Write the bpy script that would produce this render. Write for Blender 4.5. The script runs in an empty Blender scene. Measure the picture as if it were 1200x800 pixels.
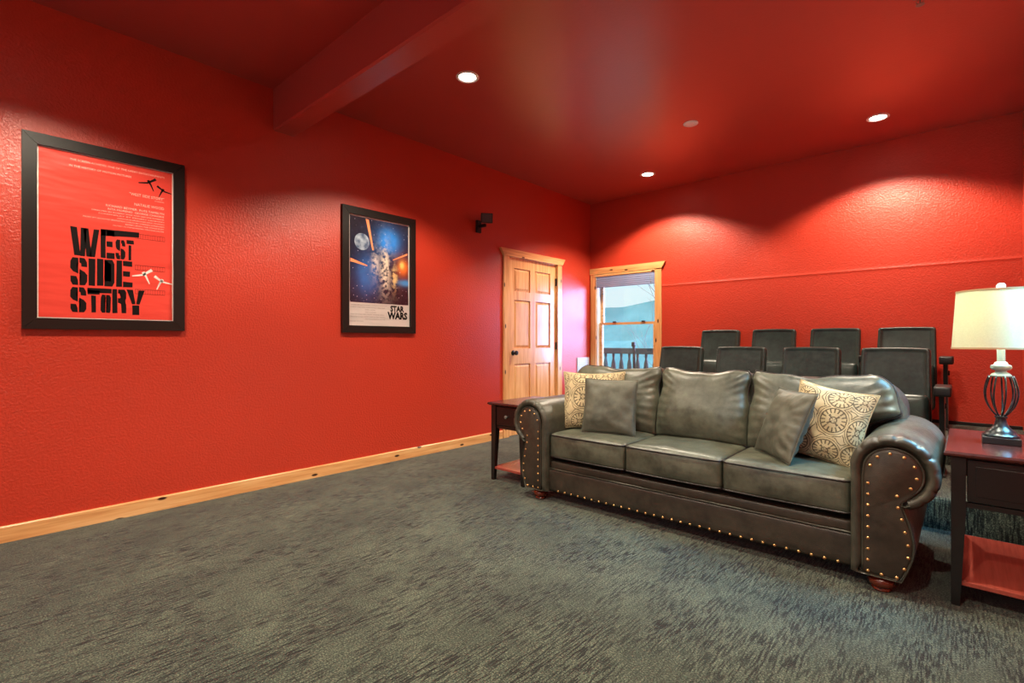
import bpy, bmesh, math, random
from mathutils import Vector, Matrix, noise
PI = math.pi
scene = bpy.context.scene
COL = scene.collection

# ------------------------------------------------------------------ camera
cam_d = bpy.data.cameras.new('camera'); cam = bpy.data.objects.new('camera', cam_d); COL.objects.link(cam)
cam_d.sensor_width = 36.0; cam_d.lens = 588.05 / 1200 * 36.0
cam.location = (3.84, 0.0, 1.08)
cam.rotation_euler = (math.radians(90), 0, math.radians(42.135))
cam_d.clip_start = 0.02; cam_d.clip_end = 500
scene.camera = cam

# ------------------------------------------------------------------ exposure / sky
vs = scene.view_settings
vs.view_transform = 'Standard'; vs.look = 'None'; vs.gamma = 1.0; vs.use_curve_mapping = False
vs.exposure = 0.0
world = bpy.data.worlds.new('sky'); scene.world = world; world.use_nodes = True
wn = world.node_tree.nodes; wl = world.node_tree.links
wn.clear()
wo = wn.new('ShaderNodeOutputWorld'); wb = wn.new('ShaderNodeBackground')
wc = wn.new('ShaderNodeTexCoord'); wsx = wn.new('ShaderNodeSeparateXYZ'); wr = wn.new('ShaderNodeValToRGB')
wl.new(wc.outputs['Generated'], wsx.inputs[0]); wl.new(wsx.outputs['Z'], wr.inputs[0])
wr.color_ramp.elements[0].position = 0.0; wr.color_ramp.elements[0].color = (0.72, 0.86, 0.88, 1)
wr.color_ramp.elements[1].position = 0.6; wr.color_ramp.elements[1].color = (0.5, 0.8, 1.0, 1)
wm = wn.new('ShaderNodeMapRange'); wm.inputs[1].default_value = 0.12; wm.inputs[2].default_value = 0.5
wm.inputs[3].default_value = 1.25; wm.inputs[4].default_value = 4.0
wl.new(wsx.outputs['Z'], wm.inputs[0]); wl.new(wm.outputs[0], wb.inputs[1])
wl.new(wr.outputs[0], wb.inputs[0]); wl.new(wb.outputs[0], wo.inputs[0])

def area(name, loc, target, sx, sy, power, color, spread=180):
    l = bpy.data.lights.new(name, 'AREA'); l.shape = 'RECTANGLE'; l.size = sx; l.size_y = sy
    l.energy = power; l.color = color; l.spread = math.radians(spread)
    o = bpy.data.objects.new(name, l); COL.objects.link(o); o.location = loc
    o.rotation_euler = (Vector(target) - Vector(loc)).to_track_quat('-Z', 'Y').to_euler()
    return o
CAN_POWER = 250.0
CAN_COLOR = (1.0, 0.86, 0.66)
# added soft fill light near the front wall, unseen behind the camera
area('front_fill_light', (2.1, -2.2, 1.6), (2.1, 3.0, 1.2), 3.2, 1.9, 18.0, (0.90, 1.0, 1.0))
# added bluish area lamps outside the walls, standing in for daylight
area('assumed_side_window_light', (4.36, 3.14, 1.64), (3.72, 3.06, 0.55), 0.70, 0.60, 26.0, (0.15, 0.60, 1.0), 70)  # lamp at the assumed side window, for the blue on the sofa's right end
area('added_glare_light', (2.5, 8.3, 1.6), (0.3, 5.5, 1.3), 1.8, 1.8, 420.0, (0.46, 0.52, 1.0))  # added unseen lamp right of the back window; left wall reflects its glare

# ------------------------------------------------------------------ materials
def lin(r, g, b):
    f = lambda c: (c/255/12.92) if c/255 <= 0.04045 else ((c/255+0.055)/1.055)**2.4
    return (f(r), f(g), f(b), 1)
class NT:
    def __init__(s, name):
        s.m = bpy.data.materials.new(name); s.m.use_nodes = True
        s.n = s.m.node_tree.nodes; s.l = s.m.node_tree.links
        s.b = s.n['Principled BSDF']
    def new(s, t, **k):
        x = s.n.new(t)
        for a, v in k.items(): setattr(x, a, v)
        return x
    def link(s, a, b): s.l.new(a, b)
    def math(s, op, a, b=None, c=None):
        x = s.n.new('ShaderNodeMath'); x.operation = op
        for i, v in enumerate((a, b, c)):
            if v is None: continue
            if isinstance(v, (int, float)): x.inputs[i].default_value = v
            else: s.l.new(v, x.inputs[i])
        return x.outputs[0]
    def noise(s, scale, vec=None, detail=3, rough=0.5):
        x = s.n.new('ShaderNodeTexNoise'); x.inputs['Scale'].default_value = scale
        x.inputs['Detail'].default_value = detail; x.inputs['Roughness'].default_value = rough
        if vec is not None: s.l.new(vec, x.inputs['Vector'])
        return x.outputs['Fac']
    def mapping(s, src, scale=(1,1,1), rot=(0,0,0), loc=(0,0,0)):
        x = s.n.new('ShaderNodeMapping'); x.inputs['Scale'].default_value = scale
        x.inputs['Rotation'].default_value = rot; x.inputs['Location'].default_value = loc
        s.l.new(src, x.inputs['Vector']); return x.outputs[0]
    def ramp(s, fac, stops):
        x = s.n.new('ShaderNodeValToRGB'); e = x.color_ramp.elements
        while len(e) < len(stops): e.new(0.5)
        for i, (p, c) in enumerate(stops): e[i].position = p; e[i].color = c
        s.l.new(fac, x.inputs[0]); return x.outputs[0]
    def mix(s, fac, a, b, blend='MIX'):
        x = s.n.new('ShaderNodeMix'); x.data_type = 'RGBA'; x.blend_type = blend
        for i, v in ((0, fac), (6, a), (7, b)):
            if isinstance(v, (int, float, tuple)): x.inputs[i].default_value = v
            else: s.l.new(v, x.inputs[i])
        return x.outputs[2]
    def bump(s, h, strength=0.3, dist=0.002):
        x = s.n.new('ShaderNodeBump'); x.inputs['Strength'].default_value = strength
        x.inputs['Distance'].default_value = dist; s.l.new(h, x.inputs['Height'])
        s.l.new(x.outputs[0], s.b.inputs['Normal']); return x
    def set(s, **k):
        for a, v in k.items():
            i = s.b.inputs[a.replace('_', ' ')]
            if isinstance(v, (int, float, tuple)): i.default_value = v
            else: s.l.new(v, i)
    def pos(s): return s.n.new('ShaderNodeNewGeometry').outputs['Position']
    def obj(s): return s.n.new('ShaderNodeTexCoord').outputs['Object']
    def uv(s): return s.n.new('ShaderNodeTexCoord').outputs['UV']

def simple(name, col, rough=0.5, metal=0.0, spec=0.5, **k):
    t = NT(name); t.set(Base_Color=col, Roughness=rough, Metallic=metal, Specular_IOR_Level=spec, **k)
    return t.m

def m_wall(name, col, rough, spec, seam=False, bump=0.35):
    t = NT(name); p = t.pos()
    big = t.noise(1.3, p, 3, 0.6)
    c2 = tuple(x*0.86 for x in col[:3]) + (1,)
    t.set(Base_Color=t.mix(big, c2, col), Roughness=rough, Specular_IOR_Level=spec)
    n1 = t.noise(72, p, 3, 0.55); n2 = t.noise(120, p, 2)
    h = t.math('ADD', t.ramp(n1, [(0.42, (0,0,0,1)), (0.62, (1,1,1,1))]), t.math('MULTIPLY', n2, 0.3))
    if seam:
        s = t.new('ShaderNodeSeparateXYZ'); t.link(p, s.inputs[0])
        d = t.math('DIVIDE', t.math('SUBTRACT', s.outputs['Z'], 1.768), 0.012)
        g = t.math('DIVIDE', 6.0, t.math('ADD', 1.0, t.math('MULTIPLY', d, d)))
        h = t.math('ADD', h, g)
    t.bump(h, bump, 0.003)
    return t.m
RED = lin(196, 57, 35)
M = {}
M['wall'] = m_wall('red_paint', RED, 0.34, 0.8, False, 0.36)
M['wall_seam'] = m_wall('red_paint_seamed', RED, 0.40, 0.6, True)
M['ceiling'] = m_wall('red_ceiling_paint', lin(182, 70, 60), 0.30, 0.9, False, 0.08)

def m_carpet():
    t = NT('carpet'); p = t.pos()
    st = t.noise(1.0, t.mapping(p, (125, 12, 12)), 3, 0.62)
    blot = t.noise(2.2, p, 4, 0.6)
    blot2 = t.noise(1.0, t.mapping(p, (7, 3, 3)), 3, 0.6)
    fine = t.noise(380, p, 1, 0.5)
    fine2 = t.noise(170, p, 1, 0.5)
    streak = t.ramp(st, [(0.45, (1, 1, 1, 1)), (0.52, (0, 0, 0, 1))])
    patch = t.ramp(blot2, [(0.40, (0.18, 0.18, 0.18, 1)), (0.62, (1, 1, 1, 1))])
    v = t.math('SUBTRACT', 0.66, t.math('MULTIPLY', t.math('MULTIPLY', streak, patch), 0.60))
    v = t.math('ADD', v, t.math('MULTIPLY', t.math('SUBTRACT', blot, 0.5), 0.55))
    v = t.math('ADD', v, t.math('MULTIPLY', t.math('SUBTRACT', fine2, 0.5), 1.3))
    v = t.math('ADD', v, t.math('MULTIPLY', t.math('SUBTRACT', fine, 0.5), 0.5))
    c = t.ramp(v, [(0.0, lin(15, 20, 19)), (0.35, lin(33, 41, 36)), (0.65, lin(63, 73, 63)), (1.0, lin(112, 122, 104))])
    t.set(Base_Color=c, Roughness=0.85, Specular_IOR_Level=0.25, Sheen_Weight=0.25, Sheen_Roughness=0.4)
    t.bump(v, 0.5, 0.004)
    return t.m
M['carpet'] = m_carpet()

def m_pine(name, axis, tone=1.0, knots=True):
    t = NT(name); p = t.pos()
    sc = {'x': (1.5, 26, 26), 'y': (26, 1.5, 26), 'z': (26, 26, 1.5)}[axis]
    g = t.noise(1.0, t.mapping(p, sc), 4, 0.6)
    g2 = t.noise(1.0, t.mapping(p, tuple(x*3 for x in sc)), 2)
    v = t.math('ADD', g, t.math('MULTIPLY', t.math('SUBTRACT', g2, 0.5), 0.4))
    T = lambda r, gg, b: tuple(x*tone for x in lin(r, gg, b)[:3]) + (1,)
    c = t.ramp(v, [(0.25, T(196, 132, 78)), (0.5, T(224, 168, 108)), (0.75, T(238, 194, 138))])
    if knots:
        sp_ = t.new('ShaderNodeSeparateXYZ'); t.link(p, sp_.inputs[0]); X_, Y_, Z_ = sp_.outputs
        al, ac = {'x': (X_, Z_), 'y': (Y_, Z_), 'z': (Z_, t.math('ADD', X_, Y_))}[axis]
        cb = t.new('ShaderNodeCombineXYZ'); t.link(t.math('MULTIPLY', al, 2.4), cb.inputs[0]); t.link(t.math('MULTIPLY', ac, 6.5), cb.inputs[1])
        vo = t.new('ShaderNodeTexVoronoi', voronoi_dimensions='2D'); vo.inputs['Scale'].default_value = 1.0
        t.link(cb.outputs[0], vo.inputs['Vector'])
        k = t.ramp(vo.outputs['Distance'], [(0.045, (1,1,1,1)), (0.075, (0,0,0,1))])
        c = t.mix(k, c, lin(58, 26, 12))
    t.set(Base_Color=c, Roughness=0.32, Specular_IOR_Level=0.5, Coat_Weight=0.35, Coat_Roughness=0.15)
    t.bump(v, 0.12, 0.001)
    return t.m
for a in 'xyz': M['pine_'+a] = m_pine('pine_along_'+a, a)
M['pine_door'] = m_pine('pine_door', 'z', 1.08, False)

def m_leather(name, dark, light, rough=0.36, wr=1.0):
    t = NT(name); p = t.obj()
    n = t.noise(7, p, 5, 0.65); n2 = t.noise(38, p, 3)
    v = t.math('ADD', n, t.math('MULTIPLY', t.math('SUBTRACT', n2, 0.5), 0.3))
    t.set(Base_Color=t.ramp(v, [(0.3, dark), (0.75, light)]), Roughness=t.ramp(n2, [(0.3, (rough-.05,)*3+(1,)), (0.8, (rough+.1,)*3+(1,))]), Specular_IOR_Level=0.5)
    vo = t.new('ShaderNodeTexVoronoi'); vo.inputs['Scale'].default_value = 260; t.link(p, vo.inputs['Vector'])
    h = t.math('ADD', t.math('MULTIPLY', vo.outputs['Distance'], 0.5*wr), t.math('MULTIPLY', t.noise(14, p, 4, 0.6), 1.6*wr))
    t.bump(h, 0.35, 0.002)
    return t.m
M['leather'] = m_leather('brown_leather', lin(50, 50, 42), lin(84, 84, 72))
M['leather_cushion'] = m_leather('grey_leather', lin(60, 62, 52), lin(104, 108, 92), 0.36)
M['leather_dark'] = m_leather('brown_front_leather', lin(46, 41, 34), lin(74, 67, 55), 0.40)
M['piping'] = simple('dark_piping', lin(40, 36, 34), 0.4)
M['seam'] = simple('pale_stitching', lin(150, 146, 136), 0.5)
M['vinyl'] = m_leather('black_vinyl', lin(24, 34, 33), lin(50, 64, 60), 0.33, 0.5)
M['plastic'] = simple('black_plastic', lin(26, 27, 28), 0.38)
M['steel'] = simple('grey_steel', lin(140, 150, 145), 0.4, 0.7)
M['brass'] = simple('antique_brass', lin(206, 168, 110), 0.36, 0.85)
M['foot'] = simple('red_brown_wood', lin(98, 40, 22), 0.25, Coat_Weight=0.5)
M['black'] = simple('black_frame', lin(20, 22, 20), 0.35)
M['dark_gap'] = simple('dark_gap', lin(14, 12, 11), 0.9)

def m_cherry(name, a, b, rough):
    t = NT(name); p = t.obj()
    g = t.noise(1.0, t.mapping(p, (60, 3, 60)), 4, 0.6)
    t.set(Base_Color=t.ramp(g, [(0.3, a), (0.7, b)]), Roughness=rough, Specular_IOR_Level=0.5, Coat_Weight=0.25, Coat_Roughness=0.08)
    return t.m
M['table_top'] = m_cherry('dark_cherry', lin(52, 24, 20), lin(78, 36, 30), 0.22)
M['table_leg'] = m_cherry('black_brown_wood', lin(14, 13, 12), lin(22, 20, 18), 0.38)
M['shelf'] = m_cherry('cherry_shelf', lin(146, 66, 54), lin(170, 82, 68), 0.25)

def m_pattern():
    t = NT('medallion_fabric'); uv = t.uv()
    vo = t.new('ShaderNodeTexVoronoi', voronoi_dimensions='2D'); vo.inputs['Scale'].default_value = 3.0
    vo.inputs['Randomness'].default_value = 0.28; t.link(uv, vo.inputs['Vector'])
    d = vo.outputs['Distance']
    sc = t.mapping(uv, (3, 3, 3))
    sub = t.new('ShaderNodeVectorMath', operation='SUBTRACT')
    t.link(sc, sub.inputs[0])
    psc = t.new('ShaderNodeVectorMath', operation='SCALE'); psc.inputs[3].default_value = 3.0
    t.link(vo.outputs['Position'], psc.inputs[0]); t.link(psc.outputs[0], sub.inputs[1])
    s = t.new('ShaderNodeSeparateXYZ'); t.link(sub.outputs[0], s.inputs[0])
    ang = t.math('ARCTAN2', s.outputs['Y'], s.outputs['X'])
    def band(c, w):
        return t.math('LESS_THAN', t.math('ABSOLUTE', t.math('SUBTRACT', d, c)), w)
    ring1 = band(0.40, 0.022); ring2 = band(0.10, 0.018); ring3 = band(0.48, 0.012)
    spokes = t.math('MULTIPLY', t.math('GREATER_THAN', t.math('SINE', t.math('MULTIPLY', ang, 16.0)), 0.35),
                    t.math('MULTIPLY', t.math('GREATER_THAN', d, 0.24), t.math('LESS_THAN', d, 0.385)))
    cross = t.math('MULTIPLY', t.math('GREATER_THAN', t.math('ABSOLUTE', t.math('SINE', t.math('MULTIPLY', ang, 2.0))), 0.93),
                   t.math('LESS_THAN', d, 0.22))
    fl = t.math('LESS_THAN', t.math('ABSOLUTE', t.math('SUBTRACT', t.math('ADD', d, t.math('MULTIPLY', t.math('SINE', t.math('MULTIPLY', ang, 9.0)), 0.022)), 0.56)), 0.016)
    m = ring1
    for x in (ring2, ring3, spokes, cross, fl): m = t.math('MAXIMUM', m, x)
    n = t.noise(90, uv, 2)
    m = t.math('MULTIPLY', m, t.ramp(n, [(0.3, (0.45,)*3+(1,)), (0.55, (1,1,1,1))]))
    base = t.mix(t.noise(12, uv, 3), lin(186, 170, 132), lin(208, 192, 154))
    t.set(Base_Color=t.mix(m, base, lin(84, 74, 60)), Roughness=0.8, Specular_IOR_Level=0.2)
    t.bump(t.noise(300, uv, 1), 0.2, 0.001)
    return t.m
M['pattern'] = m_pattern()

# ------------------------------------------------------------------ mesh helpers
def link_obj(name, bm, mat, parent=None, smooth=False, auto=None):
    me = bpy.data.meshes.new(name)
    bmesh.ops.recalc_face_normals(bm, faces=bm.faces)
    bm.to_mesh(me); bm.free()
    mats = mat if isinstance(mat, (list, tuple)) else [mat]
    for m in mats: me.materials.append(m)
    if smooth:
        me.polygons.foreach_set('use_smooth', [True]*len(me.polygons))
        if auto: me.set_sharp_from_angle(angle=math.radians(auto))
    o = bpy.data.objects.new(name, me); COL.objects.link(o)
    if parent: o.parent = parent
    return o
def tag(o, label, cat, group=None):
    o['label'] = label; o['category'] = cat
    if group: o['group'] = group
    return o
def thing(name, label, cat, loc=(0,0,0), rot=(0,0,0), group=None):
    o = bpy.data.objects.new(name, None); COL.objects.link(o); o.location = loc; o.rotation_euler = rot
    o.empty_display_size = 0.1
    return tag(o, label, cat, group)
def struct(o, label=None):
    o['kind'] = 'structure'
    if label: o['label'] = label
    return o
def struct_empty(name, loc=(0,0,0)):
    o = bpy.data.objects.new(name, None); COL.objects.link(o); o.location = loc; o['kind'] = 'structure'; return o

def box(bm, x0, x1, y0, y1, z0, z1, bevel=0.0, seg=2, mat=None):
    mat = mat or Matrix()
    t = bmesh.new()
    bmesh.ops.create_cube(t, size=1.0, matrix=Matrix.Translation(((x0+x1)/2, (y0+y1)/2, (z0+z1)/2)) @ Matrix.Diagonal((x1-x0, y1-y0, z1-z0, 1)))
    if bevel > 0:
        bmesh.ops.bevel(t, geom=t.edges[:], offset=bevel, segments=seg, profile=0.5, affect='EDGES')
    merge(bm, t, mat)
def merge(bm, t, mat=None):
    if mat is not None: bmesh.ops.transform(t, matrix=mat, verts=t.verts)
    vm = {}
    for v in t.verts: vm[v] = bm.verts.new(v.co)
    for f in t.faces:
        try:
            nf = bm.faces.new([vm[v] for v in f.verts]); nf.material_index = f.material_index; nf.smooth = f.smooth
        except ValueError: pass
    t.free()
def loft(bm, rings, closed=True, caps=True):
    vr = [[bm.verts.new(p) for p in r] for r in rings]
    n = len(vr[0])
    for a, b in zip(vr[:-1], vr[1:]):
        for i in range(n if closed else n-1):
            j = (i+1) % n
            bm.faces.new((a[i], a[j], b[j], b[i]))
    if caps:
        bm.faces.new(vr[0][::-1]); bm.faces.new(vr[-1])
    return vr
def tube(bm, pts, r, closed=False, seg=8):
    pts = [Vector(p) for p in pts]; n = len(pts)
    rings = []
    up = None
    for i, p in enumerate(pts):
        if closed: tg = pts[(i+1) % n] - pts[i-1]
        else: tg = pts[min(i+1, n-1)] - pts[max(i-1, 0)]
        tg.normalize()
        if up is None:
            up = tg.orthogonal().normalized()
        else:
            up = (up - tg*up.dot(tg)); up = up.normalized() if up.length > 1e-6 else tg.orthogonal().normalized()
        s = tg.cross(up)
        rr = r(i/(n-1)) if callable(r) else r
        rings.append([p + (up*math.cos(2*PI*k/seg) + s*math.sin(2*PI*k/seg))*rr for k in range(seg)])
    if closed:
        vr = [[bm.verts.new(q) for q in ring] for ring in rings]
        # best rotation to join
        best = min(range(seg), key=lambda o: sum((rings[0][(k+o) % seg]-rings[-1][k]).length for k in range(seg)))
        for a, b, o in [(vr[i], vr[i+1], 0) for i in range(n-1)] + [(vr[-1], vr[0], best)]:
            for k in range(seg):
                k2 = (k+1) % seg
                bm.faces.new((a[k], a[k2], b[(k2+o) % seg], b[(k+o) % seg]))
    else: loft(bm, rings)
def lathe(bm, prof, c=(0,0,0), seg=32):
    rings = [[(c[0]+r*math.cos(2*PI*k/seg), c[1]+r*math.sin(2*PI*k/seg), c[2]+z) for k in range(seg)] for r, z in prof]
    loft(bm, rings)
def rbox(bm, hx, hy, hz, r, n=(16,10,6), fn=None, mat=None):
    """rounded box centred at origin; fn(Vector unit coords, p)->p deforms"""
    t = bmesh.new()
    def face(ax, sg):
        a, b = [(1,2), (2,0), (0,1)][ax]
        na, nb = n[a], n[b]; g = []
        def warp(s):   # concentrate samples near the ends
            return math.sin(s*PI/2)*0.5 + s*0.5
        for i in range(na+1):
            row = []
            for j in range(nb+1):
                v = [0, 0, 0]; v[ax] = sg; v[a] = warp(-1+2*i/na); v[b] = warp(-1+2*j/nb)
                row.append(t.verts.new(v))
            g.append(row)
        for i in range(na):
            for j in range(nb):
                q = (g[i][j], g[i+1][j], g[i+1][j+1], g[i][j+1])
                t.faces.new(q if sg > 0 else q[::-1])
    for ax in range(3):
        for sg in (1, -1): face(ax, sg)
    bmesh.ops.remove_doubles(t, verts=t.verts, dist=1e-5)
    H = Vector((hx, hy, hz))
    for v in t.verts:
        u = v.co.copy()
        p = Vector((u.x*hx, u.y*hy, u.z*hz))
        rr = min(r, hx, hy, hz)
        inner = Vector([max(-(H[k]-rr), min(H[k]-rr, p[k])) for k in range(3)])
        d = p - inner
        if d.length > 1e-7: p = inner + d.normalized()*rr
        if fn: p = fn(u, p)
        v.co = p
    merge(bm, t, mat)
def lerp(a, b, t): return a + (b-a)*t
def sstep(a, b, x):
    t = max(0, min(1, (x-a)/(b-a))); return t*t*(3-2*t)

# ------------------------------------------------------------------ room shell
CZ = 2.965; YB = 5.858; XR = 4.185; YF = -2.6
def wall_with_hole(bm, axis, u0, u1, z0, z1, hu0, hu1, hz0, hz1, t0, t1):
    def b(a0, a1, c0, c1):
        if a1-a0 < 1e-4 or c1-c0 < 1e-4: return
        if axis == 'y': box(bm, t0, t1, a0, a1, c0, c1)
        else: box(bm, a0, a1, t0, t1, c0, c1)
    b(u0, hu0, z0, z1); b(hu1, u1, z0, z1); b(hu0, hu1, hz1, z1); b(hu0, hu1, z0, hz0)
bm = bmesh.new(); box(bm, -0.2, XR+0.2, YF-0.2, YB+0.2, -0.1, 0.0)
struct(link_obj('floor', bm, M['carpet']))
bm = bmesh.new(); box(bm, -0.2, XR+0.2, YF-0.2, YB+0.2, CZ, CZ+0.1)
ceil = struct(link_obj('ceiling', bm, M['ceiling']))
bm = bmesh.new(); wall_with_hole(bm, 'y', YF, YB+0.15, 0, CZ, 4.175, 5.09, 0.0, 2.045, -0.14, 0.0)
struct(link_obj('wall_left', bm, M['wall']))
bm = bmesh.new(); wall_with_hole(bm, 'x', 0.0, XR, 0, CZ, 0.10, 0.962, 0.62, 1.985, YB, YB+0.15)
struct(link_obj('wall_back', bm, M['wall_seam']))
bm = bmesh.new(); wall_with_hole(bm, 'y', YF, YB+0.15, 0, CZ, 2.70, 3.52, 0.95, 2.0, XR, XR+0.14)  # opening cut for the assumed side window
struct(link_obj('wall_right', bm, M['wall']))
bm = bmesh.new(); box(bm, -0.14, XR+0.14, YF-0.14, YF, 0, CZ)
struct(link_obj('wall_front', bm, M['wall']))
# ceiling beam
bm = bmesh.new()
z0, y0, y1 = 2.655, 1.585, 1.742
prof = [(y0, CZ), (y0, z0+0.012), (y0+0.012, z0), (y1-0.004, z0), (y1, z0+0.004), (y1, CZ)]
loft(bm, [[(0.0, y, z) for y, z in prof], [(XR, y, z) for y, z in prof]])
struct(link_obj('trim_1', bm, M['ceiling']), 'red painted drop beam crossing the ceiling')

# baseboards
def strip(bm, y0, y1, h=0.088, t=0.016):
    pr = [(0, 0), (t, 0), (t, h-0.006), (t-0.006, h), (0, h)]
    loft(bm, [[(x, y0, z) for x, z in pr], [(x, y1, z) for x, z in pr]])
bm = bmesh.new(); strip(bm, YF, 4.075)
strip(bm, 5.19, YB)
struct(link_obj('baseboard_left', bm, M['pine_y']), 'knotty pine baseboard along the left wall')
bm = bmesh.new()
box(bm, 1.45, XR, YB-0.014, YB, 0.355, 0.385, 0.003)
struct(link_obj('baseboard_back', bm, M['table_leg']))
# knots of the baseboard, as dark wood discs let into it
# seating platforms
def platform(name, x0, y0, y1, z, lab):
    bm = bmesh.new(); r = 0.025
    pr = [(y1, 0), (y1, z), (y0+r, z), (y0+r*0.3, z-r*0.3), (y0, z-r), (y0, 0)]
    loft(bm, [[(x0, y, q) for y, q in pr], [(XR, y, q) for y, q in pr]])
    o = link_obj(name, bm, M['carpet']); struct(o, lab); return o
platform('trim_2', 1.45, 3.79, 4.85, 0.18, 'carpeted lower seating platform behind the sofa')
platform('trim_3', 1.45, 4.85, YB, 0.355, 'carpeted upper seating platform against the back wall')

# ------------------------------------------------------------------ door
d = struct_empty('door_1', (0, 4.2, 0)); d['label'] = 'six panel knotty pine door in the left wall'
Y0, Y1, ZT = 4.19, 5.075, 2.035
def yb(a, b, c, dd, x0, x1, bm, bev=0.0): box(bm, x0, x1, a-4.2, b-4.2, c, dd, bev)
bm = bmesh.new()   # leaf: stiles, rails
xf, xb = -0.012, -0.05
st = 0.105; W = Y1-Y0
ca = Y0+st; cb = Y1-st; mid = (Y0+Y1)/2; ms = 0.05
rails = [(0.0, 0.2), (0.82, 1.0), (1.56, 1.66), (1.925, ZT)]
yb(Y0, ca, 0.005, ZT, xb, xf, bm); yb(cb, Y1, 0.005, ZT, xb, xf, bm); yb(mid-ms, mid+ms, 0.005, ZT, xb, xf, bm)
for a, b in rails:
    yb(ca, mid-ms, max(a, 0.005), b, xb, xf, bm); yb(mid+ms, cb, max(a, 0.005), b, xb, xf, bm)
link_obj('door_leaf', bm, M['pine_door'], d)
for (za, zb) in ((0.2, 0.82), (1.0, 1.56), (1.66, 1.925)):
    for (ya, ybb) in ((ca, mid-ms), (mid+ms, cb)):
        bm = bmesh.new()
        a, b = ya-4.2, ybb-4.2; g = 0.035
        rings = []
        for (ins, x) in ((0, xf-0.018), (0.008, xf-0.016), (g, xf-0.004), (g+0.001, xf-0.004)):
            rings.append([(x, a+ins, za+ins), (x, b-ins, za+ins), (x, b-ins, zb-ins), (x, a+ins, zb-ins)])
        loft(bm, rings)
        link_obj('door_panel', bm, M['pine_door'], d)
bm = bmesh.new()   # jamb + casing
for (a, b) in ((4.175, 4.187), (5.078, 5.09)): yb(a, b, 0, 2.045, -0.13, 0.0, bm)
yb(4.175, 5.09, 2.036, 2.045, -0.13, 0.0, bm)
link_obj('door_jamb', bm, M['pine_door'], d)
for (a, b) in ((4.09, 4.18), (5.085, 5.175)):
    bm = bmesh.new(); yb(a, b, 0, 2.045, 0.0, 0.02, bm, 0.003); link_obj('door_casing', bm, M['pine_z'], d)
bm = bmesh.new()   # flared head
pr = [(4.085, 2.045), (5.18, 2.045), (5.235, 2.125), (4.035, 2.125)]
loft(bm, [[(0.0, y-4.2, z) for y, z in pr], [(0.028, y-4.2, z) for y, z in pr]])
link_obj('door_head', bm, M['pine_y'], d)
bm = bmesh.new(); yb(5.0755, 5.0785, 0, ZT, -0.05, -0.011, bm); yb(4.1865, 4.19, 0, ZT, -0.05, -0.03, bm)
link_obj('door_gap', bm, M['dark_gap'], d)
for z in (0.22, 0.98, 1.78):
    bm = bmesh.new(); yb(5.068, 5.086, z, z+0.09, -0.012, 0.004, bm, 0.002); link_obj('hinge', bm, M['plastic'], d)
bm = bmesh.new()
t = bmesh.new(); lathe(t, [(0.001, 0), (0.03, 0), (0.03, 0.006), (0.012, 0.012), (0.011, 0.03), (0.022, 0.036), (0.028, 0.05), (0.024, 0.062), (0.001, 0.066)], seg=20)
merge(bm, t, Matrix.Translation((xf, 4.275-4.2, 0.95)) @ Matrix.Rotation(PI/2, 4, 'Y'))
link_obj('door_knob', bm, M['plastic'], d, True, 50)

# ------------------------------------------------------------------ window
w = struct_empty('window_1', (0.1, YB, 0.62)); w['label'] = 'pine trimmed sash window in the back wall'
def wb_(bm, x0, x1, y0, y1, z0, z1, bev=0.0): box(bm, x0-0.1, x1-0.1, y0-YB, y1-YB, z0-0.62, z1-0.62, bev)
WX0, WX1, WZ0, WZ1 = 0.10, 0.962, 0.62, 1.985
bm = bmesh.new()
for a in ((WX0, WX0+0.012), (WX1-0.012, WX1)): wb_(bm, a[0], a[1], YB, YB+0.15, WZ0, WZ1)
wb_(bm, WX0, WX1, YB, YB+0.15, WZ1-0.012, WZ1); wb_(bm, WX0, WX1, YB, YB+0.15, WZ0, WZ0+0.012)
link_obj('window_jamb', bm, simple('white_jamb', lin(225, 222, 214), 0.4), w)
for (a, b) in ((0.012, 0.10), (0.958, 1.045)):
    bm = bmesh.new(); wb_(bm, a, b, YB-0.02, YB, 0.6, 1.99, 0.003); link_obj('window_casing', bm, M['pine_z'], w)
bm = bmesh.new()
pr = [(0.005, 1.99), (1.05, 1.99), (1.10, 2.07), (0.005, 2.07)]
loft(bm, [[(x-0.1, -0.028, z-0.62) for x, z in pr], [(x-0.1, 0.0, z-0.62) for x, z in pr]])
link_obj('window_head', bm, M['pine_x'], w)
bm = bmesh.new(); wb_(bm, 0.0, 1.09, YB-0.05, YB+0.02, 0.59, 0.62, 0.004); wb_(bm, 0.02, 1.04, YB-0.02, YB, 0.51, 0.59, 0.003)
link_obj('window_sill', bm, M['pine_x'], w)
def sash(z0, z1, y, side, rail_b, rail_t, mat):
    bm = bmesh.new()
    a, b = WX0+0.012, WX1-0.012
    wb_(bm, a, a+side, y, y+0.035, z0, z1); wb_(bm, b-side, b, y, y+0.035, z0, z1)
    wb_(bm, a+side, b-side, y, y+0.035, z0, z0+rail_b); wb_(bm, a+side, b-side, y, y+0.035, z1-rail_t, z1)
    s = link_obj('window_sash', bm, mat, w)
    bm = bmesh.new(); wb_(bm, a+side-0.004, b-side+0.004, y+0.015, y+0.019, z0+rail_b-0.004, z1-rail_t+0.004)
    link_obj('window_pane', bm, M['glass'], s)
t = NT('window_glass'); t.n.clear()
o_ = t.new('ShaderNodeOutputMaterial'); tr = t.new('ShaderNodeBsdfTransparent'); gl = t.new('ShaderNodeBsdfGlossy'); mx = t.new('ShaderNodeMixShader')
gl.inputs['Roughness'].default_value = 0.02; tr.inputs[0].default_value = (0.93, 0.97, 0.97, 1); mx.inputs[0].default_value = 0.05
t.link(tr.outputs[0], mx.inputs[1]); t.link(gl.outputs[0], mx.inputs[2]); t.link(mx.outputs[0], o_.inputs[0])
M['glass'] = t.m
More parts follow.
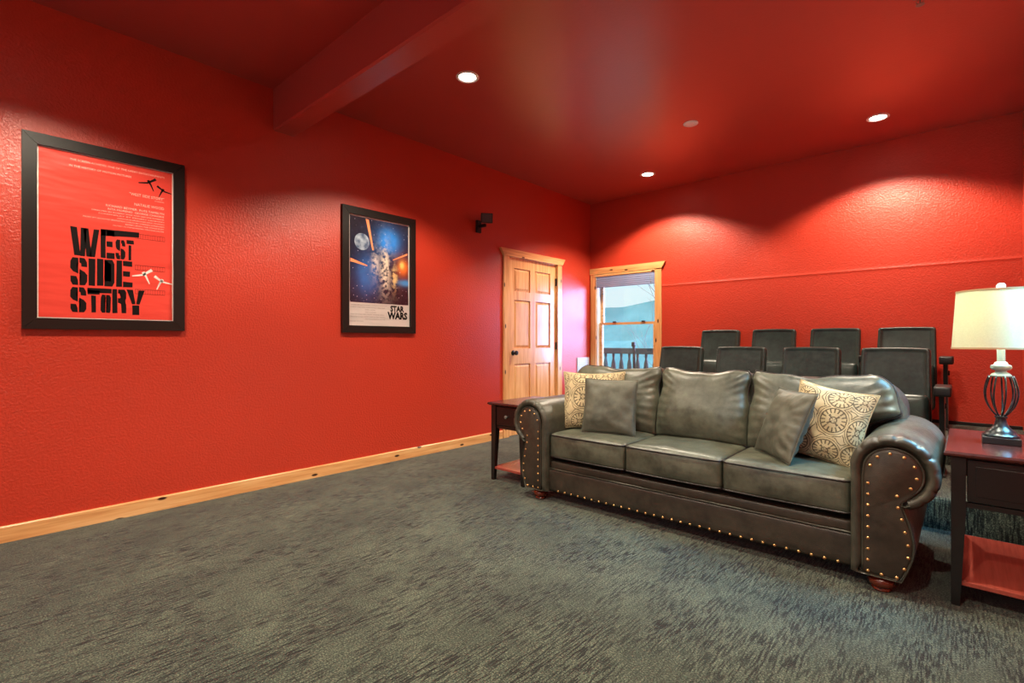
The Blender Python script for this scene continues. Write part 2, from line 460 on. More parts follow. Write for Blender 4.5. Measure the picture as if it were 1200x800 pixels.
sash(0.632, 1.335, YB+0.05, 0.045, 0.05, 0.03, M['pine_x'])
sash(1.305, 1.973, YB+0.09, 0.04, 0.03, 0.05, M['pine_x'])
bm = bmesh.new()
for x in (0.33, 0.75): wb_(bm, x, x+0.05, YB+0.03, YB+0.055, 1.335, 1.35, 0.004)
link_obj('sash_lock', bm, M['plastic'], w)
# blind
bl = thing('window_blind', 'slate blue pleated blind pulled up at the top of the window', 'blind', (0.1, YB+0.01, 1.8))
tt = NT('blind_fabric'); tt.set(Base_Color=tt.mix(tt.noise(6, tt.obj(), 3), lin(112, 136, 176), lin(150, 150, 186)), Roughness=0.8); M['blind'] = tt.m
bm = bmesh.new(); box(bm, -0.04, 0.86, -0.035, -0.005, 0.155, 0.185, 0.004); link_obj('headrail', bm, M['pine_x'], bl)
bm = bmesh.new()
pts = []
for i in range(13):
    z = 0.155 - i*0.0125; pts.append((-0.026 - (0.0025 if i % 2 else 0.0), z))
pr = pts + [(y+0.012, z) for y, z in pts[::-1]]
loft(bm, [[(-0.035, y, z) for y, z in pr], [(0.855, y, z) for y, z in pr]])
link_obj('blind_fabric', bm, M['blind'], bl)
for x in (0.01, 0.80):
    bm = bmesh.new(); tube(bm, [(x, -0.042, 0.17), (x+0.008, -0.045, 0.08), (x+0.02, -0.043, 0.0)], 0.0022, seg=6); link_obj('cord', bm, M['seam'], bl)

w2 = struct_empty('assumed_window', (XR, 2.7, 0.95)); w2['label'] = 'assumed window in the right wall beside the lamp table, out of view'  # assumed window, added out of view around the blue side lamp
bm = bmesh.new()
for (a, b, c, dd) in ((2.62, 2.70, 0.87, 2.08), (3.52, 3.60, 0.87, 2.08), (2.70, 3.52, 2.0, 2.08), (2.70, 3.52, 0.87, 0.95)):
    box(bm, -0.018, 0.0, a-2.7, b-2.7, c-0.95, dd-0.95)
link_obj('window_casing', bm, M['pine_z'], w2)
bm = bmesh.new()
for (a, b, c, dd) in ((2.70, 2.74, 0.95, 2.0), (3.48, 3.52, 0.95, 2.0), (2.74, 3.48, 1.46, 1.49), (2.74, 3.48, 1.96, 2.0), (2.74, 3.48, 0.95, 0.99)):
    box(bm, 0.06, 0.09, a-2.7, b-2.7, c-0.95, dd-0.95)
s2_ = link_obj('window_sash', bm, M['pine_z'], w2)
for (c_, d_) in ((0.986, 1.464), (1.486, 1.964)):
    bm = bmesh.new(); box(bm, 0.073, 0.077, 2.736-2.7, 3.484-2.7, c_-0.95, d_-0.95); link_obj('window_pane', bm, M['glass'], s2_)

# wall register near the window
v = thing('wall_register', 'white louvred wall register low on the left wall beside the window', 'vent', (0.0, 5.67, 0.60))
bm = bmesh.new(); box(bm, 0, 0.012, -0.14, 0.14, 0.0, 0.265, 0.003)
mw = simple('white_enamel', lin(196, 200, 200), 0.4)
link_obj('register_frame', bm, mw, v)
for k in range(9):
    bm = bmesh.new(); box(bm, 0.011, 0.018, -0.115, 0.115, 0.025+k*0.025, 0.034+k*0.025, 0.001); link_obj('louver', bm, mw, v)

# ------------------------------------------------------------------ outside
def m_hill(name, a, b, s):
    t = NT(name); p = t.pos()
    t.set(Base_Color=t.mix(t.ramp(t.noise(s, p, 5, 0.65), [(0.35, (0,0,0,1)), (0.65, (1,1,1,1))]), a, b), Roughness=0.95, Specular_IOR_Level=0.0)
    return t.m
def hill(name, y, x0, x1, ztop, zb, amp, seed, mat, lab, depth):
    bm = bmesh.new(); n = 90; rows = 14
    g = []
    for j in range(rows+1):
        row = []
        for i in range(n+1):
            x = lerp(x0, x1, i/n); s = j/rows
            h = ztop + amp*noise.fractal(Vector((x*0.05, seed, 0)), 1.0, 2.0, 4)
            z = zb + (h-zb)*(s**0.8) + (noise.noise(Vector((x*0.15, s*4, seed)))*1.2 if 0 < j < rows else 0)
            row.append(bm.verts.new((x, y + depth*s + 2*noise.noise(Vector((x*0.1, s*5, seed+9))), z)))
        g.append(row)
    for j in range(rows):
        for i in range(n): bm.faces.new((g[j][i], g[j][i+1], g[j+1][i+1], g[j+1][i]))
    o = link_obj(name, bm, mat, None, True); struct(o, lab)
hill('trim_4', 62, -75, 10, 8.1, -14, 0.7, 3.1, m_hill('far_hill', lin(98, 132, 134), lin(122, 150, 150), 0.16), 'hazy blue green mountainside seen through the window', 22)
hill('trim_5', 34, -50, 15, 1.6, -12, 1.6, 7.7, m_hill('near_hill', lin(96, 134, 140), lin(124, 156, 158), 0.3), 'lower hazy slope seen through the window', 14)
M['railwood'] = simple('weathered_wood', lin(70, 72, 68), 0.7)
bm = bmesh.new(); box(bm, -3.0, 2.5, YB+0.2, 7.6, 0.02, 0.10)
struct(link_obj('trim_6', bm, simple('deck_boards', lin(150, 160, 165), 0.7)), 'deck outside the window')
rl = thing('deck_railing', 'dark wooden deck railing with turned balusters outside the window', 'railing', (-1.0, 7.3, 0.10))
bm = bmesh.new(); box(bm, -1.8, 2.6, -0.06, 0.06, 0.78, 0.875, 0.01); link_obj('top_rail', bm, M['railwood'], rl)
bm = bmesh.new(); box(bm, -1.8, 2.6, -0.03, 0.03, 0.09, 0.15, 0.005); link_obj('bottom_rail', bm, M['railwood'], rl)
bal = bmesh.new()
lathe(bal, [(0.022, 0), (0.022, 0.1), (0.014, 0.14), (0.028, 0.24), (0.042, 0.36), (0.034, 0.48), (0.016, 0.56), (0.022, 0.6), (0.022, 0.66)], seg=14)
for px_ in (-1.76, 2.56):
    bm = bmesh.new(); box(bm, px_-0.04, px_+0.04, -0.04, 0.04, 0.0, 0.79, 0.004); link_obj('end_post', bm, M['railwood'], rl)
b0 = link_obj('baluster', bal, M['railwood'], rl, True, 40); b0.location = (-1.7, 0, 0.145)
for k in range(1, 30):
    c = b0.copy(); COL.objects.link(c); c.parent = rl; c.location = (-1.7+k*0.147, 0, 0.145)
def tree(loc, seed, lab, hgt):
    rnd = random.Random(seed); bm = bmesh.new()
    def br(p, dr, L, r, dep):
        pts = [p]; q = Vector(p); dd = Vector(dr)
        for i in range(5):
            dd = (dd + Vector((rnd.uniform(-.18, .18), rnd.uniform(-.18, .18), rnd.uniform(-.05, .14)))).normalized()
            q = q + dd*L/5; pts.append(q.copy())
            if dep > 0 and i >= 1:
                sd = (dd + Vector((rnd.uniform(-1, 1), rnd.uniform(-1, 1), rnd.uniform(0, .5)))).normalized()
                br(q.copy(), sd, L*rnd.uniform(.4, .62), r*0.5, dep-1)
        tube(bm, pts, lambda t: r*(1-0.7*t), seg=5)
    br(Vector((0, 0, 0)), (0.1, 0, 1), hgt, 0.032, 4)
    o = link_obj('bare_tree', bm, simple('pale_bark', lin(150, 140, 150), 0.8)); o.location = loc
    tag(o, lab, 'tree')
tree((-1.05, 11.0, -1.9), 11, 'leafless tree with thin branches outside the window', 3.3)
bm = bmesh.new()
tube(bm, [(0, 0, 0), (0.0, 0, 0.85), (-0.01, 0, 0.93)], 0.022, seg=10)
lathe(bm, [(0.03, 0.90), (0.034, 0.92), (0.03, 0.97), (0.006, 0.975)], (-0.01, 0, 0), 12)
pl = link_obj('deck_post', bm, M['plastic']); pl.location = (-0.02, 7.12, 0.10)
tag(pl, 'thin dark post rising in front of the deck railing', 'post')

# ------------------------------------------------------------------ ceiling fixtures
M['can_trim'] = simple('white_trim', lin(240, 238, 236), 0.35)
tl = NT('lamp_glow'); tl.set(Base_Color=(1,1,1,1), Emission_Color=(1.0, 0.9, 0.76, 1), Emission_Strength=14.0); M['glow'] = tl.m
def downlight(x, y, label):
    r = thing('recessed_light', label, 'ceiling light', (x, y, CZ), group='recessed ceiling lights')
    bm = bmesh.new(); n = 32
    prof = [(0.082, 0.0), (0.082, -0.004), (0.066, -0.007), (0.058, -0.002)]
    rings = [[(a*math.cos(2*PI*k/n), a*math.sin(2*PI*k/n), z) for k in range(n)] for a, z in prof]
    loft(bm, rings, caps=False); link_obj('trim_ring', bm, M['can_trim'], r, True, 40)
    bm = bmesh.new(); lathe(bm, [(0.001, -0.0065), (0.035, -0.006), (0.058, -0.002), (0.058, -0.001)], seg=28); link_obj('bulb', bm, M['glow'], r, True)
    l = bpy.data.lights.new('downlight_spot', 'SPOT'); l.energy = CAN_POWER; l.color = CAN_COLOR
    l.spot_size = math.radians(128); l.spot_blend = 0.35; l.shadow_soft_size = 0.045
    o = bpy.data.objects.new('downlight_spot', l); COL.objects.link(o); o.location = (x, y, CZ-0.02)
downlight(1.205, 2.44, 'lit recessed ceiling light nearest the beam, left of centre')
downlight(1.18, 5.22, 'lit recessed ceiling light near the back corner above the window')
downlight(3.29, 5.20, 'lit recessed ceiling light above the right end of the theatre seats')
downlight(3.29, 2.44, 'assumed recessed ceiling light above the right end of the sofa')  # unseen fixture, assumed from the spacing of the others
downlight(1.15, 0.25, 'assumed recessed ceiling light above the large red poster, in front of the beam')  # unseen fixture, assumed from the bright wall around the poster
downlight(3.29, -0.15, 'added recessed ceiling light over the camera position')  # unseen fixture added for even fill
bm = bmesh.new(); lathe(bm, [(0.001, -0.012), (0.05, -0.012), (0.062, -0.006), (0.062, 0.0)], seg=32)
o = link_obj('ceiling_cover_plate', bm, M['can_trim'], None, True, 40); o.location = (2.075, 4.255, CZ)
tag(o, 'small round white cover plate on the red ceiling between the lights', 'cover plate')
s = thing('fire_sprinkler', 'small chrome sprinkler head on the ceiling at the top edge of the view', 'sprinkler', (3.655, 3.52, CZ))
bm = bmesh.new(); lathe(bm, [(0.001, 0), (0.035, 0), (0.034, -0.006), (0.012, -0.009), (0.001, -0.009)], seg=24); link_obj('escutcheon', bm, M['steel'], s, True, 40)
bm = bmesh.new(); lathe(bm, [(0.008, -0.009), (0.008, -0.02), (0.004, -0.024), (0.004, -0.045), (0.001, -0.045)], seg=12)
tube(bm, [(0.008, 0, -0.018), (0.018, 0, -0.032), (0.004, 0, -0.05)], 0.002, seg=6); tube(bm, [(-0.008, 0, -0.018), (-0.018, 0, -0.032), (-0.004, 0, -0.05)], 0.002, seg=6)
link_obj('frame_arms', bm, M['steel'], s)
bm = bmesh.new(); lathe(bm, [(0.001, -0.05), (0.02, -0.05), (0.02, -0.052), (0.001, -0.052)], seg=16); link_obj('deflector', bm, M['steel'], s)

# small wall speaker
sp = thing('wall_speaker', 'small black satellite speaker on a bracket high on the left wall', 'speaker', (0.0, 3.70, 2.26))
bm = bmesh.new(); box(bm, 0, 0.03, -0.03, 0.03, -0.03, 0.10, 0.004); box(bm, 0.02, 0.12, -0.015, 0.015, 0.02, 0.05, 0.004)
link_obj('bracket', bm, M['plastic'], sp)
bm = bmesh.new(); mt = Matrix.Translation((0.13, 0.0, 0.10)) @ Matrix.Rotation(math.radians(-38), 4, 'Z') @ Matrix.Rotation(math.radians(6), 4, 'Y')
rings = []
for (xx, hw, hh) in ((-0.06, 0.045, 0.04), (0.055, 0.062, 0.05), (0.06, 0.060, 0.048)):
    rings.append([(xx, -hw, -hh), (xx, hw, -hh), (xx, hw, hh), (xx, -hw, hh)])
loft(bm, rings); bmesh.ops.transform(bm, matrix=mt, verts=bm.verts)
link_obj('speaker_cabinet', bm, M['plastic'], sp)
bm = bmesh.new(); box(bm, 0.060, 0.066, -0.052, 0.052, -0.042, 0.042, 0.003, mat=mt)
link_obj('speaker_grille', bm, simple('grey_grille', lin(74, 76, 78), 0.5), sp)

# ------------------------------------------------------------------ posters
def text_mesh(body, mat, name, parent, y, z, width=None, height=0.02, align='LEFT', x=0.0, bold=0.0, shear=0.0, font_w=1.0):
    """flat lettering in the plane x=const, reading along +y; (y, z) is baseline start or end."""
    cu = bpy.data.curves.new('tmp', 'FONT'); cu.body = body; cu.size = 1.0; cu.align_x = 'LEFT'; cu.offset = bold; cu.shear = shear
    cu.resolution_u = 2
    to = bpy.data.objects.new('tmp', cu); COL.objects.link(to)
    bpy.context.view_layer.update()
    dg = bpy.context.evaluated_depsgraph_get()
    me = bpy.data.meshes.new_from_object(to.evaluated_get(dg))
    bpy.data.objects.remove(to); bpy.data.curves.remove(cu)
    xs = [v.co.x for v in me.vertices]; x0, x1 = min(xs), max(xs)
    sy = height/0.72; sx = (width/(x1-x0)) if width else sy*font_w
    wd = (x1-x0)*sx
    off = y if align == 'LEFT' else (y-wd if align == 'RIGHT' else y-wd/2)
    for v in me.vertices:
        a, b = v.co.x, v.co.y
        v.co = (x, off+(a-x0)*sx, z+b*sy)
    me.materials.clear(); me.materials.append(mat)
    o = bpy.data.objects.new(name, me); COL.objects.link(o); o.parent = parent
    return o
def flat(bm, x, poly):
    bm.faces.new([bm.verts.new((x, a, b)) for a, b in poly])
def poster_frame(root, W, Hh, fw, dpt):
    # four mitred boards
    for (a, b, c, dd) in (((0,0), (W,0), (W-fw,fw), (fw,fw)), ((W,0), (W,Hh), (W-fw,Hh-fw), (W-fw,fw)), ((W,Hh), (0,Hh), (fw,Hh-fw), (W-fw,Hh-fw)), ((0,Hh), (0,0), (fw,fw), (fw,Hh-fw))):
        bm = bmesh.new()
        q = [a, b, c, dd]; cx = sum(p[0] for p in q)/4; cy = sum(p[1] for p in q)/4
        rings = []
        for (x, k) in ((0.0, 1.0), (dpt-0.003, 1.0), (dpt, 0.985)):
            rings.append([(x, cx+(p[0]-cx)*(k if k == 1 else 0.997), cy+(p[1]-cy)*(k if k == 1 else 0.997)) for p in q])
        loft(bm, rings); link_obj('frame_board', bm, M['black'], root)
def gloss_mat(name, col, rough=0.28):
    t = NT(name); t.set(Base_Color=col, Roughness=rough, Specular_IOR_Level=0.5, Coat_Weight=0.8, Coat_Roughness=0.10)
    n = t.noise(3.0, t.mapping(t.pos(), (1, 1, 4.5)), 2, 0.4)
    b = t.bump(n, 0.35, 0.03); t.link(b.outputs[0], t.b.inputs['Coat Normal']); return t.m
P_RED = gloss_mat('poster_red', lin(228, 74, 62)); P_WHITE = gloss_mat('poster_white', lin(232, 226, 220)); P_BLACK = simple('poster_black', lin(20, 15, 15), 0.6, 0.0, 0.15)
P_PINK = simple('poster_pink_ink', lin(244, 200, 190), 0.4)
W1, H1 = 0.77, 1.088
p1 = thing('framed_poster', 'large black framed red poster lettered West Side Story on the left wall', 'poster', (0.0, 0.235, 1.150), group='framed film posters')
poster_frame(p1, W1, H1, 0.062, 0.026)
bm = bmesh.new(); box(bm, 0.003, 0.008, 0.058, W1-0.058, 0.058, H1-0.058); link_obj('white_mount', bm, P_WHITE, p1)
bm = bmesh.new(); box(bm, 0.008, 0.0095, 0.068, W1-0.068, 0.068, H1-0.068); pr1 = link_obj('print', bm, P_RED, p1)
XT = 0.0102
# block letters from bars in a unit cell
GL = {
 'W': [[(0,1),(.22,1),(.34,.0),(.14,0)], [(.36,1),(.56,1),(.50,.0),(.32,.0)], [(.44,1),(.62,1),(.74,0),(.54,0)], [(.80,1),(1,1),(.84,0),(.66,0)]],
 'E': [[(0,0),(.36,0),(.36,1),(0,1)], [(.42,.8),(1,.8),(1,1),(.42,1)], [(.42,.41),(.84,.41),(.84,.6),(.42,.6)], [(.42,0),(1,0),(1,.2),(.42,.2)]],
 'T': [[(0,.8),(1,.8),(1,1),(0,1)], [(.32,0),(.68,0),(.68,.75),(.32,.75)]],
 'I': [[(0,0),(1,0),(1,1),(0,1)]],
 'D': [[(0,0),(.36,0),(.36,1),(0,1)], [(.42,.82),(.8,.82),(.66,.64),(.66,.34),(.8,.18),(.42,.18),(.42,0),(.86,0),(1,.14),(1,.86),(.86,1),(.42,1)]],
 'O': [[(.46,1),(.14,1),(0,.86),(0,.14),(.14,0),(.46,0),(.46,.18),(.36,.22),(.36,.78),(.46,.82)], [(.54,1),(.54,.82),(.64,.78),(.64,.22),(.54,.18),(.54,0),(.86,0),(1,.14),(1,.86),(.86,1)]],
 'R': [[(0,0),(.36,0),(.36,1),(0,1)], [(.42,1),(.42,.82),(.62,.82),(.64,.62),(.42,.62),(.42,.44),(.64,.40),(.66,0),(1,0),(1,.38),(.88,.5),(1,.62),(1,.88),(.88,1)]],
 'Y': [[(0,1),(.34,1),(.47,.42),(.30,.42)], [(.66,1),(1,1),(.70,.42),(.53,.42)], [(.32,0),(.68,0),(.68,.38),(.32,.38)]],
}
# S as thick strokes
GL['S'] = [[(.0,.86),(.14,1),(.46,1),(.46,.82),(.36,.80),(.36,.66),(.46,.60),(.46,.42),(.16,.50),(.0,.62)],
           [(.54,1),(.86,1),(1,.86),(1,.68),(.66,.68),(.64,.80),(.54,.82)],
           [(.54,.58),(.84,.50),(1,.38),(1,.14),(.86,0),(.54,0),(.54,.18),(.64,.20),(.64,.36),(.54,.40)],
           [(.46,0),(.14,0),(0,.14),(0,.32),(.34,.32),(.36,.20),(.46,.18)]]
def letter(bm, ch, y, z, wd, h):
    rnd = random.Random(ord(ch)*7 + int(y*1000))
    for poly in GL[ch]:
        bm.faces.new([bm.verts.new((XT, y+a*wd+rnd.uniform(-.0012, .0012), z+b*h+rnd.uniform(-.0015, .0015))) for a, b in poly])
def word(items):
    bm = bmesh.new()
    for it in items: letter(bm, *it)
    bmesh.ops.triangulate(bm, faces=bm.faces[:])
    return link_obj('title_lettering', bm, P_BLACK, pr1)
oy, oz = 0.235, 1.150
L = lambda ch, y0, y1, z0, z1: (ch, y0-oy, z0-oz, y1-y0, z1-z0)
word([L('W', .437, .568, 1.580, 1.745), L('E', .574, .640, 1.580, 1.750), L('S', .645, .692, 1.582, 1.700), L('T', .697, .735, 1.582, 1.705)])
bm = bmesh.new(); flat(bm, XT, [(.574-oy, 1.712-oz), (.762-oy, 1.728-oz), (.762-oy, 1.760-oz), (.574-oy, 1.752-oz)]); link_obj('title_bar', bm, P_BLACK, pr1)
word([L('S', .437, .512, 1.408, 1.568), L('I', .519, .549, 1.410, 1.570), L('D', .557, .640, 1.412, 1.572), L('E', .648, .728, 1.414, 1.574)])
word([L('S', .437, .508, 1.250, 1.396), L('T', .513, .570, 1.252, 1.385), L('O', .574, .622, 1.252, 1.360), L('R', .629, .696, 1.252, 1.398), L('Y', .698, .792, 1.246, 1.400)])
bm = bmesh.new(); flat(bm, XT, [(.513-oy, 1.366-oz), (.626-oy, 1.370-oz), (.626-oy, 1.398-oz), (.513-oy, 1.396-oz)]); link_obj('title_bar', bm, P_BLACK, pr1)
# plain ruled bands beside the title
bm = bmesh.new()
def seg_(a, b, t=0.0018):
    A = Vector(a)-Vector((oy, oz)); B = Vector(b)-Vector((oy, oz)); dd = (B-A).normalized(); nn = Vector((-dd.y, dd.x))*t/2
    flat(bm, XT, [tuple(A+nn), tuple(B+nn), tuple(B-nn), tuple(A-nn)])
bm.free()
for zz in (1.75, 1.555, 1.405):
    bm = bmesh.new()
    seg_((.742, zz), (.897, zz)); seg_((.742, zz-.028), (.897, zz-.028))
    for k in range(13): seg_((.742+k*.0129, zz), (.742+k*.0129, zz-.028), 0.001)
    link_obj('ruled_band', bm, P_BLACK, pr1)
def figure(cx, cz, s, mat, flip=1):
    bm = bmesh.new()
    def limb(pts, w0, w1):
        n = len(pts)-1
        for i in range(n):
            a, b = Vector(pts[i]), Vector(pts[i+1]); dd = (b-a).normalized(); nn = Vector((-dd.y, dd.x))
            wa = lerp(w0, w1, i/n)/2; wb = lerp(w0, w1, (i+1)/n)/2
            q = [a+nn*wa, b+nn*wb, b-nn*wb, a-nn*wa]
            flat(bm, XT+0.0001, [(cx+flip*p.x*s-oy, cz+p.y*s-oz) for p in q])
    limb([(-.75, -.05), (-.1, .08), (.45, .5)], .08, .2); limb([(-.1, .3), (.1, -.05), (.3, -.55)], .2, .06)
    link_obj('brush_mark', bm, mat, pr1)
figure(.815, 2.075, .075, P_BLACK); figure(.885, 2.04, .065, P_BLACK, -1); figure(.79, 1.49, .085, P_WHITE); figure(.878, 1.455, .08, P_WHITE, -1)
def ptxt(body, yr, z, h, wd, align='RIGHT', mat=None): return text_mesh(body, mat or P_PINK, 'poster_text', pr1, yr-oy, z-oz, wd, h, align, XT)
ptxt('THE SCREEN ACHIEVES ONE OF THE GREAT ENTERTAINMENTS', .895, 2.128, .011, .46)
ptxt('IN THE HISTORY OF MOTION PICTURES', .432, 2.092, .011, .29, 'LEFT')
ptxt('"WEST SIDE STORY"', .893, 1.985, .017, .18)
ptxt('STARRING', .893, 1.970, .006, .05); ptxt('NATALIE WOOD', .893, 1.925, .017, .155); ptxt('RICHARD BEYMER  RUSS TAMBLYN', .893, 1.893, .013, .295)
ptxt('RITA MORENO  GEORGE CHAKIRIS', .893, 1.874, .011, .285)
for k in range(6):
    ptxt(['DIRECTED BY ROBERT WISE AND JEROME ROBBINS', 'SCREENPLAY BY ERNEST LEHMAN', 'ASSOCIATE PRODUCER SAUL CHAPLIN', 'MUSIC BY LEONARD BERNSTEIN LYRICS BY STEPHEN SONDHEIM', 'BASED UPON THE STAGE PLAY', 'FILMED IN PANAVISION TECHNICOLOR'][k], .893, 1.858-k*.0155, .0065, [.36, .33, .24, .40, .20, .26][k])

W2, H2 = 0.745, 1.064
p2 = thing('framed_poster', 'smaller looking black framed space film poster lettered Star Wars, nearer the door', 'poster', (0.0, 2.132, 1.154), group='framed film posters')
poster_frame(p2, W2, H2, 0.062, 0.026)
bm = bmesh.new(); box(bm, 0.003, 0.008, 0.058, W2-0.058, 0.058, H2-0.058); link_obj('white_mount', bm, gloss_mat('poster_offwhite', lin(205, 200, 196)), p2)
def m_space():
    t = NT('space_print'); s = t.new('ShaderNodeSeparateXYZ'); t.link(t.obj(), s.inputs[0]); y, z = s.outputs['Y'], s.outputs['Z']
    def blob(cy, cz, ry, rz, p=1.0):
        a = t.math('DIVIDE', t.math('SUBTRACT', y, cy), ry); b = t.math('DIVIDE', t.math('SUBTRACT', z, cz), rz)
        r = t.math('ADD', t.math('MULTIPLY', a, a), t.math('MULTIPLY', b, b))
        return t.math('DIVIDE', 1.0, t.math('ADD', 1.0, t.math('MULTIPLY', r, t.math('MULTIPLY', r, p))))
    n = t.noise(9, t.obj(), 4, 0.6); n2 = t.noise(26, t.obj(), 4, 0.7)
    w = t.math('ADD', 0.55, n)
    c = t.ramp(n2, [(0.3, lin(14, 14, 20)), (0.62, lin(26, 28, 42)), (0.8, lin(80, 88, 112))])
    def over(c, m, col, k=1.0): return t.mix(t.math('MINIMUM', t.math('MULTIPLY', m, k), 1.0), c, col)
    c = over(c, t.math('MULTIPLY', blob(.46, .82, .10, .10), w), lin(40, 140, 235), 0.9)
    c = over(c, t.math('MULTIPLY', blob(.25, .50, .10, .15), w), lin(40, 110, 190), 0.8)
    c = over(c, t.math('MULTIPLY', blob(.61, .60, .055, .07), w), lin(240, 110, 40), 0.9)
    c = over(c, t.math('MULTIPLY', blob(.60, .62, .022, .03), w), lin(255, 220, 120), 0.9)
    c = over(c, t.math('MULTIPLY', blob(.64, .46, .08, .025), w), lin(60, 150, 220), 0.9)
    c = over(c, t.math('MULTIPLY', blob(.42, .56, .045, .18, 1.4), t.ramp(n2, [(0.42, (0,0,0,1)), (0.55, (1,1,1,1))])), lin(230, 215, 195), 1.2)
    c = over(c, t.math('MULTIPLY', blob(.32, .60, .035, .10, 1.4), t.ramp(n2, [(0.42, (0,0,0,1)), (0.55, (1,1,1,1))])), lin(200, 190, 190), 1.1)
    c = over(c, t.math('MULTIPLY', blob(.52, .50, .03, .10, 1.4), t.ramp(n2, [(0.45, (0,0,0,1)), (0.55, (1,1,1,1))])), lin(222, 190, 130), 1.0)
    st = t.new('ShaderNodeTexVoronoi'); st.inputs['Scale'].default_value = 28; t.link(t.obj(), st.inputs['Vector'])
    c = over(c, t.ramp(st.outputs['Distance'], [(0.05, (1,1,1,1)), (0.12, (0,0,0,1))]), lin(215, 220, 235), 0.8)
    t.set(Base_Color=c, Roughness=0.3, Coat_Weight=0.6, Coat_Roughness=0.12)
    return t.m
bm = bmesh.new(); box(bm, 0.008, 0.0095, 0.075, W2-0.075, 0.26, H2-0.075); pr2 = link_obj('space_artwork', bm, m_space(), p2)
bm = bmesh.new()
lathe(bm, [(0.001, 0), (0.072, 0), (0.072, 0.0006), (0.001, 0.0006)], seg=28); bmesh.ops.transform(bm, matrix=Matrix.Translation((0.0096, .19, .78)) @ Matrix.Rotation(PI/2, 4, 'Y'), verts=bm.verts)
tm = NT('printed_planet'); tm.set(Base_Color=tm.ramp(tm.noise(22, tm.obj(), 4), [(0.35, lin(70, 90, 120)), (0.7, lin(170, 185, 200))]), Roughness=0.35); link_obj('printed_planet', bm, tm.m, pr2)
bm = bmesh.new(); bm.free()
M['orange_ink'] = simple('orange_ink', lin(245, 150, 100), 0.35)
for q in ([(.225, .98), (.255, .98), (.305, .72), (.290, .72)], [(.08, .60), (.08, .63), (.24, .585), (.24, .575)], [(.50, .655), (.50, .662), (.66, .74), (.66, .72)]):
    bm = bmesh.new(); flat(bm, XT, q); link_obj('light_streak', bm, M['orange_ink'], pr2)
def ptxt2(body, y, z, h, wd, bold=0.0, shear=0.0): return text_mesh(body, P_BLACK, 'poster_text', p2, y, z, wd, h, 'LEFT', 0.0088, bold, shear)
ptxt2('STAR', .475, .197, .050, .150, 0.05); ptxt2('WARS', .445, .130, .060, .215, 0.055)
G2 = simple('grey_ink', lin(140, 132, 130), 0.5)
for k, (y0, wd, s_) in enumerate(((.08, .36, 'TWENTIETH CENTURY FOX PRESENTS A LUCASFILM LTD PRODUCTION'), (.08, .34, 'STARRING MARK HAMILL HARRISON FORD CARRIE FISHER'), (.22, .10, 'PETER CUSHING'), (.22, .11, 'ALEC GUINNESS'), (.08, .33, 'WRITTEN AND DIRECTED BY GEORGE LUCAS'), (.08, .34, 'PRODUCED BY GARY KURTZ  MUSIC BY JOHN WILLIAMS'), (.22, .20, 'PANAVISION PRINTS BY DE LUXE'), (.08, .12, 'DOLBY SYSTEM'))):
    text_mesh(s_, G2, 'poster_text', p2, y0, .235-k*.020, wd, .008, 'LEFT', 0.0088)

# ------------------------------------------------------------------ cushions
def pillow(hw, hh, th, mat_key, seed=0, pinch=0.10, n=26, amp=0.006, wrinkle=0.0):
    """square throw pillow standing in xz, bottom at z=0, thickness along y; returns (mesh bm)"""
    bm = bmesh.new(); uvl = bm.loops.layers.uv.new('UVMap')
    def P(u, v, sg):
        ku = 1 - pinch*(1-v*v)**1.0*(abs(u)**3); kv = 1 - pinch*(1-u*u)*(abs(v)**3)
        x = u*hw*ku; z = v*hh*kv + hh
        e = max(0.0, (1-abs(u)**2.6))*max(0.0, (1-abs(v)**2.6))
        t = th*(e**0.55)
        nz = noise.fractal(Vector((u*1.7+seed, v*1.7, sg*3+seed)), 1, 2, 3)*amp*2
        ed = (1-e)
        rad = math.sin(math.atan2(v, u)*22+seed+3*noise.noise(Vector((u*2, v*2, seed))))*wrinkle*ed*e**0.3
        if wrinkle > 0.005: rad *= sstep(-0.3, 0.5, u)
        y = sg*(t + (nz+rad)*min(1, e*3))
        return Vector((x, y, z))
    grid = {}
    for sg in (-1, 1):
        for i in range(n+1):
            for j in range(n+1):
                u = -1+2*i/n; v = -1+2*j/n
                u = math.sin(u*PI/2)*0.4+u*0.6; v = math.sin(v*PI/2)*0.4+v*0.6
                edge = i in (0, n) or j in (0, n)
                if edge and sg == 1: grid[(sg, i, j)] = grid[(-1, i, j)]
                else: grid[(sg, i, j)] = bm.verts.new(P(u, v, sg))
        for i in range(n):
            for j in range(n):
                q = [(i, j), (i+1, j), (i+1, j+1), (i, j+1)]
                if sg == 1: q = q[::-1]
                f = bm.faces.new([grid[(sg, a, b)] for a, b in q])
                for lp, (a, b) in zip(f.loops, q): lp[uvl].uv = ((a/n)*1.0+seed*0.37, (b/n)*(hh/hw)+seed*0.21)
    return bm
